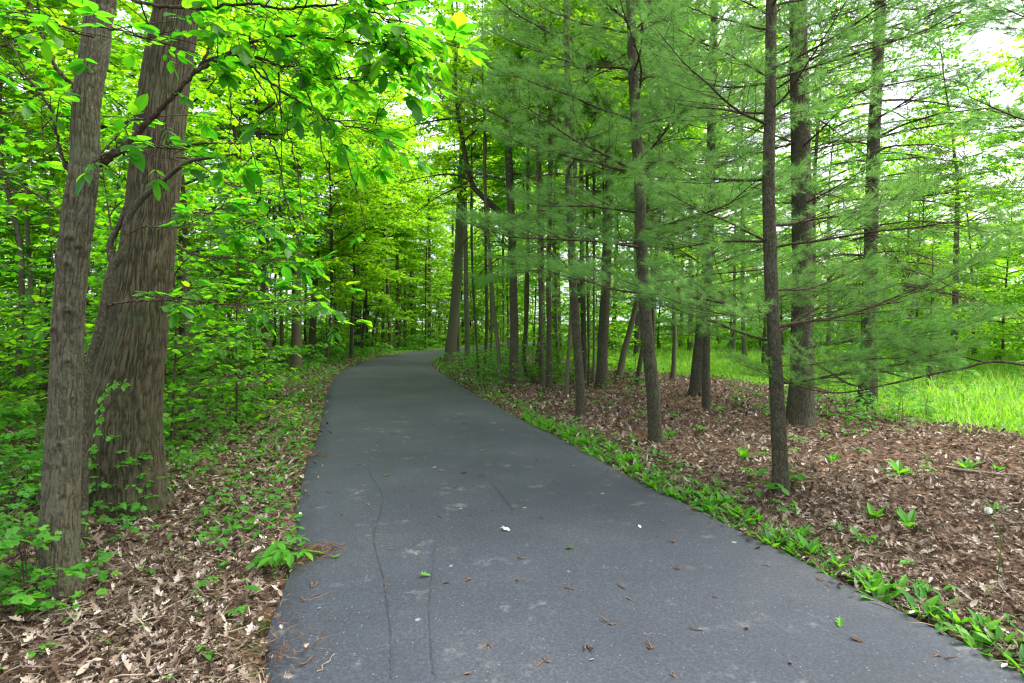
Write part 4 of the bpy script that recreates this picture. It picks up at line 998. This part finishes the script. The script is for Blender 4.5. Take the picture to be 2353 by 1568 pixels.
CRE = [plant_mesh('creeper_seedling', 'creeper', 110 + k_) for k_ in range(4)]
SEE = [plant_mesh('tree_seedling', 'three', 120 + k_) for k_ in range(4)]
placed.clear()
def plant(vars_, name, x, y, r, label, cat, group, s):
    o = put(name, r.choice(vars_), None, (x, y, g1(x, y)), (r.uniform(-.1, .1), r.uniform(-.1, .1), r.uniform(0, 6.28)), r.uniform(*s)); tag(o, label, cat, group)
scatter(200, (.2, 4.6), (2.4, 11), .06, .03, lambda x, y, r: plant(ROS, 'dandelion_plant', x, y, r, 'upright broad-leaved dandelion plant in the fringe along the right path edge', 'plant', 'dandelions along the right path edge', (.45, .92)), 31, lambda x, y: dp1(x, y) < .10 + .26 * random.random() ** 1.5)
scatter(60, (.2, 4.2), (2.4, 9), .1, .03, lambda x, y, r: plant(SEE + CRE, 'tree_seedling', x, y, r, 'small three-leaved seedling in the weedy fringe on the right', 'seedling', 'seedlings in the right fringe', (.4, .8)), 32, lambda x, y: dp1(x, y) < .75)
scatter(100, (1.5, 8.5), (3, 11), .2, .8, lambda x, y, r: plant(SEE + ROS[:2], 'tree_seedling', x, y, r, 'lone green seedling in the brown leaf litter under the pines', 'seedling', 'seedlings in the litter under the pines', (.6, 1.2)), 33)
scatter(80, (-3.6, -.5), (2.2, 8.5), .15, .02, lambda x, y, r: plant(CRE + SEE, 'creeper_seedling', x, y, r, 'five-leaved creeper seedling in the litter left of the path', 'seedling', 'creeper seedlings in the left litter', (.4, .85)), 34)
for u, v, s in ((640, 1292, 1.5), (668, 1285, 1.6), (625, 1310, 1.4), (684, 1262, 1.2), (600, 1300, 1.3)):
    p = onground(u, v); o = put('creeper_seedling', random.choice(CRE), None, (p[0], p[1], surf(p[0], p[1])), (0, 0, u), s); tag(o, 'bright creeper seedling at the notch in the left path edge', 'seedling', 'creeper seedlings at the path notch')
for u, v, s in ((1770, 1135, 1.6), (1815, 1128, 1.7), (1830, 1118, 1.5), (1780, 1148, 1.3)):
    p = onground(u, v); plant(SEE, 'tree_seedling', p[0], p[1], random, 'green seedling at the foot of the nearest slim pine', 'seedling', 'seedlings at the foot of the nearest pine', (s, s))
# five-leaved clump at the foot of the two trunks
for k_, (u, v, s) in enumerate(((205, 1150, .75), (240, 1160, .6), (285, 1165, .55), (300, 1150, .5), (60, 1395, .5))):
    p = onground(u, v + 12); v_ = UND[k_ % 3]
    root = thing('woodland_shrub', 'leafy dark green shrub at the foot of the slim lichened trunk' if k_ == 4 else 'dark green shrub between the feet of the two large trunks', 'shrub', (p[0], p[1], g1(p[0], p[1]) - .02), None if k_ == 4 else 'shrubs between the two large trunks', k_, s)
    put('stem', v_[0], root, (0, 0, .1)); put('crown', v_[1], root, (0, 0, .1))

# ------------------------------------------------------------------ stuff on the ground
def polar(n_, r0, r1, a0, a1, r, pw=1.0):
    rr_ = r0 + (r1 - r0) * r.random(n_) ** pw; a = np.radians(r.uniform(a0, a1, n_))
    return rr_ * np.sin(a), rr_ * np.cos(a), rr_
r = np.random.default_rng(77)
x, y, rr_ = polar(300000, 1.9, 24, -62, 62, r, 1.25)
d = dpath(x, y); mdw = inside(MEADOW, x, y)
keep = ((d > -.03) | ((d > -.16) & (r.random(len(x)) < .05))) & (r.random(len(x)) < np.where(mdw, .03, np.clip(.35 + 1.1 * vnoise(x * .9, y * .9, s=4), 0, 1))) & ((d > .1) | (r.random(len(x)) < .3))
keep &= ~((x < -2) & (rr_ > 9) & (r.random(len(x)) < .45))
x, y, rr_, d = x[keep], y[keep], rr_[keep], d[keep]
z = np.maximum(gz(x, y, d), np.where(d < .02, .0, -1)) + .008 + r.random(len(x)) * .03
a = r.random(len(x)) * 6.28
X = np.stack([np.cos(a), np.sin(a), r.normal(0, .28, len(x))], 1); Z = UP + jit(len(x), .38, r)
S = (.028 + .04 * r.random(len(x)) ** 1.3) * (1 + rr_ / 22)
tone = np.clip(r.normal(.5, .27, len(x)), 0, 1); wv = r.uniform(.65, 1.15, len(x)); bv = r.normal(.15, .35, len(x)); pz = np.stack([x, y, z], 1)
sel = r.random(len(x)) < .74
va, fa, ka = leaves(OAK, pz[sel], X[sel], Z[sel], S[sel], wv[sel], bv[sel]); vb, fb, kb = leaves(ELW, pz[~sel], X[~sel], Z[~sel], S[~sel] * .75, wv[~sel], bv[~sel] * 1.6)
m3 = r.random(len(x)) < .6; sx = pz[m3] + jit(m3.sum(), .03, r) * [1, 1, 0] + [0, 0, .015]; al = r.random(len(sx)) * 6.28
vc, fc, kc = leaves(BLA, sx, np.stack([np.cos(al), np.sin(al), r.normal(0, .1, len(sx))], 1), UP + jit(len(sx), .4, r), .05 + .13 * r.random(len(sx)) ** 2, .045)
rn = np.concatenate([np.repeat(tone[sel], ka), np.repeat(tone[~sel], kb), np.repeat(r.random(len(sx)) * .75, kc)])
o = put('leaf_litter', mesh('leaf_litter', np.vstack([va, vb, vc]), [np.vstack([fa, fb + len(va), fc + len(va) + len(vb)])], M['litter'], rn, False)); tag(o, 'brown curled fallen leaves carpeting the wood floor on both sides', kind='stuff')
print('litter', len(x))
# rusty needle debris along the edges of the path
n_ = 30000
x, y, rr_ = polar(n_, 1.9, 12, -55, 60, r, 1.2); d = dpath(x, y)
keep = (d > -.05) & (d < .3 + .25 * vnoise(x * 3, y * 3, s=3)) & (r.random(n_) < np.where(x < 0, 1, .6)); x, y, d, rr_ = x[keep], y[keep], d[keep], rr_[keep]
for u, v, s in ((700, 1272, .13), (680, 1285, .12), (728, 1262, .08), (722, 1046, .12), (560, 1440, .25), (600, 1500, .15)):
    pp = onground(u, v); xa, ya = r.normal(pp[0], s, 150), r.normal(pp[1], s * .55, 150); x, y, d, rr_ = np.concatenate([x, xa]), np.concatenate([y, ya]), np.concatenate([d, dpath(xa, ya)]), np.concatenate([rr_, np.hypot(xa, ya)])
a = r.random(len(x)) * 6.28
V_, F_, k_ = leaves(BLA, np.stack([x, y, np.where(d < .02, .0, gz(x, y, d)) + .008 + .02 * r.random(len(x))], 1), np.stack([np.cos(a), np.sin(a), r.normal(0, .15, len(x))], 1), UP + jit(len(x), .4, r), (.03 + .04 * r.random(len(x))), .05 * (1 + rr_ / 8))
m_deb = leaf_mat('rusty_needles', [(0, (.05, .026, .012)), (1, (.15, .085, .042))], [(0, (.1, .05, .02)), (1, (.2, .1, .04))], .1, .8, .1)
o = put('needle_debris', mesh('needle_debris', V_, [F_], m_deb, np.repeat(r.random(len(x)), k_), False)); tag(o, 'rusty fallen pine needles banked along the path edges', kind='stuff')
# green cover of the left wood floor and of the right litter
x, y, rr_ = polar(150000, 3.0, 48, -64, 40, r, 1.0); d = dpath(x, y); mdw = inside(MEADOW, x, y)
cov = vnoise(x * .55 + 3, y * .55, s=9)
dens = np.where(x < -1 - .15 * y, np.clip((rr_ - 5.5) * .09, .025, 1) * np.clip(2.4 * cov - .6, .03, 1), np.clip(1.6 * cov - 1.0, 0, 1) * .35)
verge = (d < .75) & (rr_ > 4.5)
dens = np.where(verge, np.clip(.1 + .5 * cov, 0, 1) * np.where(x < -.9, 1, .55), dens)
keep = (d > .04) & ~mdw & (r.random(len(x)) < dens); x, y, rr_, d = x[keep], y[keep], rr_[keep], d[keep]
z = gz(x, y, d) + .02 + r.random(len(x)) * np.where(d < .8, .1, .22); a = r.random(len(x)) * 6.28
V_, F_, k_ = leaves(ELW, np.stack([x, y, z], 1), np.stack([np.cos(a), np.sin(a), r.normal(-.1, .3, len(x))], 1), UP + jit(len(x), .35, r), (.035 + .045 * r.random(len(x))) * (1 + rr_ / 20))
o = put('ground_cover', mesh('ground_cover', V_, [F_], M['seedling'], np.repeat(np.clip(r.normal(.35, .2, len(x)), 0, 1), k_), False)); tag(o, 'low green leafy ground cover on the wood floor and path verges', kind='stuff')
print('cover', len(x))
# grass
def blades(name, x, y, rr_, d, hmin, hmax, wd, mat, tone, label, lean=.35):
    a = r.random(len(x)) * 6.28; h = hmin + (hmax - hmin) * r.random(len(x)); z = gz(x, y, d)
    X = np.stack([np.cos(a) * lean, np.sin(a) * lean, np.ones(len(x))], 1) + jit(len(x), .18, r)
    Z = np.stack([-np.cos(a), -np.sin(a), np.full(len(x), .3)], 1)
    V_, F_, k_ = leaves(BLA, np.stack([x, y, z - .01], 1), X, Z, h, wd * (1 + rr_ / 7) / h, -r.random(len(x)) * .5)
    tag(put(name, mesh(name, V_, [F_], mat, np.repeat(np.clip(r.normal(tone, .22, len(x)), 0, 1), k_), False)), label, kind='stuff')
x, y, rr_ = polar(150000, 6.5, 55, 0, 64, r, 1.7); d = dpath(x, y)
jx = x + r.normal(0, .5, len(x)); jy = y + r.normal(0, .5, len(x))
keep = inside(MEADOW, jx, jy) & (d > .3) & (r.random(len(x)) < np.clip(.35 + vnoise(x * .6, y * .6, s=6), 0, 1))
blades('meadow_grass', x[keep], y[keep], rr_[keep], d[keep], .06, .27, .006, M['grass'], .5, 'tall bright green meadow grass in the open beyond the pines')
x, y, rr_ = polar(9000, 6.8, 40, 8, 64, r, 1.5); d = dpath(x, y)
keep = inside(MEADOW, x, y) & (d > .5)
blades('meadow_stems', x[keep], y[keep], rr_[keep], d[keep], .25, .6, .003, M['grass'], .9, 'thin dry seed stems standing above the meadow grass', .2)
x, y, rr_ = polar(60000, 3.2, 34, -45, 30, r, 1.1); d = dpath(x, y)
keep = (d > .03) & (d < .25 + .7 * vnoise(x * 1.1, y * 1.1, s=2)) & (r.random(len(x)) < np.where(x < -.9, np.clip((rr_ - 4) * .12, .14, .6), .95))
blades('verge_grass', x[keep], y[keep], rr_[keep], d[keep], .04, .16, .006, M['seedling'], .45, 'short green grass fringing the path verges', .6)
# moss patches near the left path edge
x, y = [], []
for u, v, s in ((520, 1500, .16), (590, 1430, .1), (500, 1540, .14), (650, 1240, .06)):
    p = onground(u, v); x.append(r.normal(p[0], s * .6, 1500)); y.append(r.normal(p[1], s * .6, 1500))
x, y = np.concatenate(x), np.concatenate(y); d = dpath(x, y); k2 = d > .02; x, y, d = x[k2], y[k2], d[k2]
blades('moss_tufts', x, y, x * 0, d, .02, .05, .003, M['seedling'], .3, 'fine green moss and grass tufts beside the left path edge', .9)

# sticks lying in the litter ----------------------------------------
def stick(u0, v0, u1, v1, rad, label, group=None, name='fallen_stick', mat='stick', seed=0, kink=.05):
    rs = np.random.default_rng(seed); a, b = onground(u0, v0), onground(u1, v1)
    n_ = 9; P = a + (b - a) * np.linspace(0, 1, n_)[:, None]; L_ = np.linalg.norm(b - a)
    P[1:-1, :2] += rs.normal(0, kink * L_ * .5, (n_ - 2, 2)); P[:, 2] = [surf(q[0], q[1]) + rad * .9 + (.035 if name == 'fallen_stick' or 'left' in label and 'asphalt' not in label and 'path' in label else 0) for q in P]
    o_ = P[0].copy(); W = Wood(); W.tube(catmull(P - o_, 26), np.linspace(rad, rad * .45, 26), 6)
    if rad > .004:
        for k_ in (3, 5, 6):
            dd = nrm(P[k_ + 1] - P[k_]); sd = np.array([-dd[1], dd[0], .25]) * rs.choice([-1, 1]); W.tube(arc(P[k_] - o_, dd + sd, L_ * .22, 4, .1, .3, rs), [rad * .5, rad * .4, rad * .3, rad * .2], 4)
    ob = put(name, W.mesh(name, M[mat]), None, o_); tag(ob, label, 'stick', group)
for k_, (a, b, c_, e, rd, lab) in enumerate([
    (480, 1250, 640, 1100, .009, 'longest pale branch lying in the left litter, pointing at the path'), (405, 1345, 520, 1400, .006, 'forked grey stick in the left litter below the pale branch'),
    (95, 1385, 215, 1330, .012, 'dark stick lying at the foot of the slim lichened trunk'), (520, 1385, 490, 1430, .005, 'short curved pale stick near the mossy path edge'),
    (545, 1230, 630, 1280, .006, 'crooked grey twig pointing at the notch in the path edge'), (600, 1330, 565, 1380, .005, 'thin bent twig below the notch in the path edge'),
    (660, 1045, 690, 1085, .006, 'pale hooked twig by the left path edge, farther up'), (130, 1480, 260, 1430, .007, 'grey stick half buried in litter near the bottom left corner'),
    (300, 1560, 420, 1480, .006, 'long thin stick at the bottom border of the left litter'), (2180, 1068, 2352, 1092, .02, 'thick brown fallen branch in the litter at the right'),
    (1990, 1110, 2060, 1085, .008, 'grey stick in the litter left of the thick fallen branch'), (2290, 1170, 2352, 1140, .01, 'dark stick at the right border of the litter'),
    (1900, 1030, 1990, 1010, .007, 'thin stick in front of the large pale pine trunk'), (2090, 1200, 2160, 1180, .008, 'pale short stick lying in open litter on the right')]):
    stick(a, b, c_, e, rd, lab, None, 'fallen_stick', 'stick', k_)
for k_ in range(26):
    u, v = random.uniform(300, 640), random.uniform(1120, 1540); a = random.uniform(-.5, .5); L_ = random.uniform(30, 80)
    if dpath(*[[q] for q in onground(u + L_, v)[:2]])[0] < .05: continue
    stick(u, v, u + L_ * math.cos(a), v - L_ * math.sin(a) * .8, random.uniform(.0025, .005), 'thin brown twig among the fallen leaves left of the path', 'twigs in the left litter', 'fallen_twig', 'stick', 50 + k_)

# things lying on the asphalt -----------------------------------------
def on_path(u, v):
    p = onground(u, v); z_ = HB.ray_cast(Vector((p[0], p[1], 1)), Vector((0, 0, -1)))[0]
    return None if z_ is None else np.array([p[0], p[1], z_.z])
def flat_leaf(name, tm, mat, size, seed, rn=.5):
    rs = np.random.default_rng(seed); V_, F_, k_ = leaves(tm, np.zeros((1, 3)), np.array([[1., 0, .12]]), np.array([[0, .1, 1.]]), size, 1., np.array([.25]))
    V_[:, 2] -= V_[:, 2].min() - .003
    return mesh(name, V_, [F_], mat, np.full(len(V_), rn), False)
LG = [flat_leaf('green_leaf', MAP, M['seedling'], .07, 1, .7), flat_leaf('green_leaf', OAK, M['seedling'], .08, 2, .9)]
LP_ = flat_leaf('pale_leaf', MAP, M['paleleaf'], .085, 3); LW = flat_leaf('pale_leaf', ELL, M['palechip'], .05, 6); LB = [flat_leaf('brown_leaf', OAK, M['litter'], .07, 4, .35), flat_leaf('brown_leaf', ELL, M['litter'], .06, 5, .5)]
for (u, v), m_, nme, lab in [((1172, 1222), LP_, 'fallen_leaf', 'pale upturned maple leaf lying in the middle of the asphalt'), ((880, 1098), LG[0], 'fallen_leaf', 'green lobed leaf on the asphalt beside the long crack'), ((1105, 1038), LG[1], 'fallen_leaf', 'green leaf scrap farther up the middle of the path'),
    ((1655, 1178), LG[1], 'fallen_leaf', 'green leaf fragment near the right edge of the path'), ((1300, 1265), LG[0], 'fallen_leaf', 'yellow-green leaf with stalk right of the pale leaf'), ((686, 1250), LG[0], 'fallen_leaf', 'fresh green leaf on the asphalt by the notch'), ((760, 1280), LG[1], 'fallen_leaf', 'tiny dark green leaf on the left side of the path'),
    ((990, 1330), LG[1], 'fallen_leaf', 'small green scrap between the two long cracks'), ((1930, 1446), LG[1], 'fallen_leaf', 'small green leaf near the right bottom of the path'), ((1660, 1088), LG[1], 'fallen_leaf', 'greenish scrap by the right verge'), ((2300, 1528), LW, 'fallen_leaf', 'small pale oval leaf near the bottom right corner of the path'), ((993, 1078), LW, 'fallen_leaf', 'narrow pale leaf farther up the middle of the asphalt'), ((1472, 1219), LW, 'fallen_leaf', 'pale oval leaf on the right half of the path')]:
    p = on_path(u, v)
    if p is not None: tag(put(nme, m_, None, p, (0, 0, u), .95), lab, 'leaf')
def catkin_mesh(seed):
    rs = np.random.default_rng(seed); W = Wood()
    for k_ in range(rs.integers(1, 4)):
        W.tube(arc(rs.normal(0, .006, 3) * [1, 1, 0] + [0, 0, .005], (*rs.normal(0, 1, 2), .05), rs.uniform(.03, .07), 6, .15, .5, rs) + [0, 0, .0], [.002, .0035, .004, .004, .003, .001], 5)
    me_ = W.mesh('catkin', M['catkin']); return me_
CAT = [catkin_mesh(k_) for k_ in range(6)]
spots = [(888, 1350), (1247, 1196), (1188, 1338), (1398, 1442), (1550, 1248), (1197, 1292), (1308, 1362), (1590, 1455), (700, 1378), (725, 1364), (715, 1348), (780, 1182), (752, 1130), (1108, 1098), (1040, 1125), (1015, 1087), (1060, 1090), (1080, 1340), (1250, 1530), (700, 1522), (955, 1130), (1275, 1115), (1600, 1168), (1190, 1155), (1130, 1175), (1420, 1352), (1495, 1500), (2160, 1505), (1880, 1332), (1120, 1490), (1010, 1190), (830, 1070), (1230, 1060), (1390, 1090), (1350, 1490), (1645, 1380), (1760, 1300), (900, 1000), (1070, 975), (720, 1160), (1980, 1480), (1540, 1560)]
for k_, (u, v) in enumerate(spots):
    p = on_path(u, v)
    if p is not None: tag(put('dry_catkin', CAT[k_ % 6], None, p, (0, 0, k_ * 1.7), random.uniform(.7, 1.2)), 'curled brown catkin lying on the asphalt', 'catkin', 'brown catkins on the asphalt')
for k_ in range(26):
    u, v = random.uniform(720, 1900), random.uniform(960, 1560); p = on_path(u, v)
    if p is not None: tag(put('brown_leaf_scrap', random.choice(LB), None, p, (0, 0, k_ * 2.1), random.uniform(.35, .7)), 'small brown leaf scrap on the asphalt', 'leaf scrap', 'brown scraps on the asphalt')
for k_, (a, b, c_, e, rd, lab) in enumerate([(728, 1538, 770, 1498, .004, 'curved grey twig on the asphalt near the bottom left of the path'), (710, 1376, 758, 1358, .002, 'thin brown twig on the asphalt below the notch'), (1480, 1462, 1530, 1468, .002, 'fine twig on the asphalt near the bottom middle'), (1960, 1352, 2040, 1368, .002, 'thin needle-like twig near the right edge of the path'), (2000, 1380, 2050, 1395, .003, 'bent brown twig beside the right path edge'), (1330, 1010, 1350, 1016, .003, 'short twig far up the path')]):
    stick(a, b, c_, e, rd, lab, None, 'fallen_twig', 'stick', 90 + k_, .12)
# dandelion clock at the right
p = onground(2290, 1322); p[2] = g1(p[0], p[1]); dc = thing('dandelion_clock', 'single dandelion seed head on a tall bent stalk at the right', 'flower', p)
W = Wood(); q_ = catmull(np.array([at(u, v, 3.45) for u, v in [(2294, 1290), (2300, 1250), (2292, 1215), (2278, 1190), (2270, 1172)]]) - p, 14); q_[0] = (0, 0, -.01); W.tube(q_, np.full(14, .0028), 5)
put('stalk', W.mesh('stalk', M['seedling']), dc)
rs = np.random.default_rng(3); dd = nrm(rs.normal(0, 1, (160, 3))); W = Wood()
for k_ in dd: W.tube(np.array([q_[-1], q_[-1] + k_ * .01, q_[-1] + k_ * .021]), [.0003, .0004, .0016], 3)
put('seed_head', W.mesh('seed_head', M['white']), dc)

# ------------------------------------------------------------------ camera, light, render
cam = bpy.data.cameras.new('camera'); co = bpy.data.objects.new('camera', cam); C.objects.link(co)
co.location = CAM; co.rotation_euler = (PI / 2 - PITCH, 0, 0)
cam.sensor_width = 36; cam.lens = 36 * FPX / 2352; cam.clip_end = 2000; cam.clip_start = .05
bpy.context.scene.camera = co
w_ = bpy.data.worlds.new('World'); bpy.context.scene.world = w_; w_.use_nodes = True
nt = w_.node_tree; bg = nt.nodes['Background']
sky = nt.nodes.new('ShaderNodeTexSky'); sky.sky_type = 'NISHITA'; sky.sun_disc = False
EL, AZ = math.radians(60), math.radians(78)     # azimuth from +Y towards +X
sky.sun_elevation = EL; sky.sun_rotation = AZ; sky.air_density = .6; sky.dust_density = 10.0; sky.ozone_density = 1.0
wc = nt.nodes.new('ShaderNodeTexCoord'); cn = nt.nodes.new('ShaderNodeTexNoise'); cn.inputs['Scale'].default_value = 2.2; cn.inputs['Detail'].default_value = 6
cr_ = nt.nodes.new('ShaderNodeValToRGB'); cr_.color_ramp.elements[0].position = .3; cr_.color_ramp.elements[0].color = (.55, .55, .55, 1); cr_.color_ramp.elements[1].position = .6; cr_.color_ramp.elements[1].color = (.95, .95, .95, 1)
cm = nt.nodes.new('ShaderNodeMix'); cm.data_type = 'RGBA'; cm.inputs[7].default_value = (2.45, 2.5, 2.72, 1)     # thin bright cloud over the blue
nt.links.new(wc.outputs['Generated'], cn.inputs[0]); nt.links.new(cn.outputs[0], cr_.inputs[0]); nt.links.new(cr_.outputs[0], cm.inputs[0]); nt.links.new(sky.outputs[0], cm.inputs[6])
nt.links.new(cm.outputs[2], bg.inputs[0]); bg.inputs[1].default_value = .15
sun = bpy.data.lights.new('sun', 'SUN'); so = bpy.data.objects.new('sun', sun); C.objects.link(so)
sun.energy = 1.3; sun.angle = math.radians(40); sun.color = (1, .95, .86)
dirv = Vector((math.sin(AZ) * math.cos(EL), math.cos(AZ) * math.cos(EL), math.sin(EL)))
so.rotation_euler = dirv.to_track_quat('Z', 'Y').to_euler(); so.location = (0, 0, 30)
sc = bpy.context.scene
sc.view_settings.view_transform = 'Standard'; sc.view_settings.look = 'None'; sc.view_settings.gamma = 1; sc.view_settings.exposure = 2.78
sc.render.engine = 'CYCLES'
cy = sc.cycles
cy.max_bounces = 10; cy.diffuse_bounces = 8; cy.glossy_bounces = 2; cy.transmission_bounces = 4; cy.transparent_max_bounces = 4
cy.use_denoising = True; cy.denoiser = 'OPENIMAGEDENOISE'; cy.use_adaptive_sampling = False
cy.sample_clamp_indirect = 6; cy.caustics_reflective = False; cy.caustics_refractive = False
cy.filter_width = 1.3
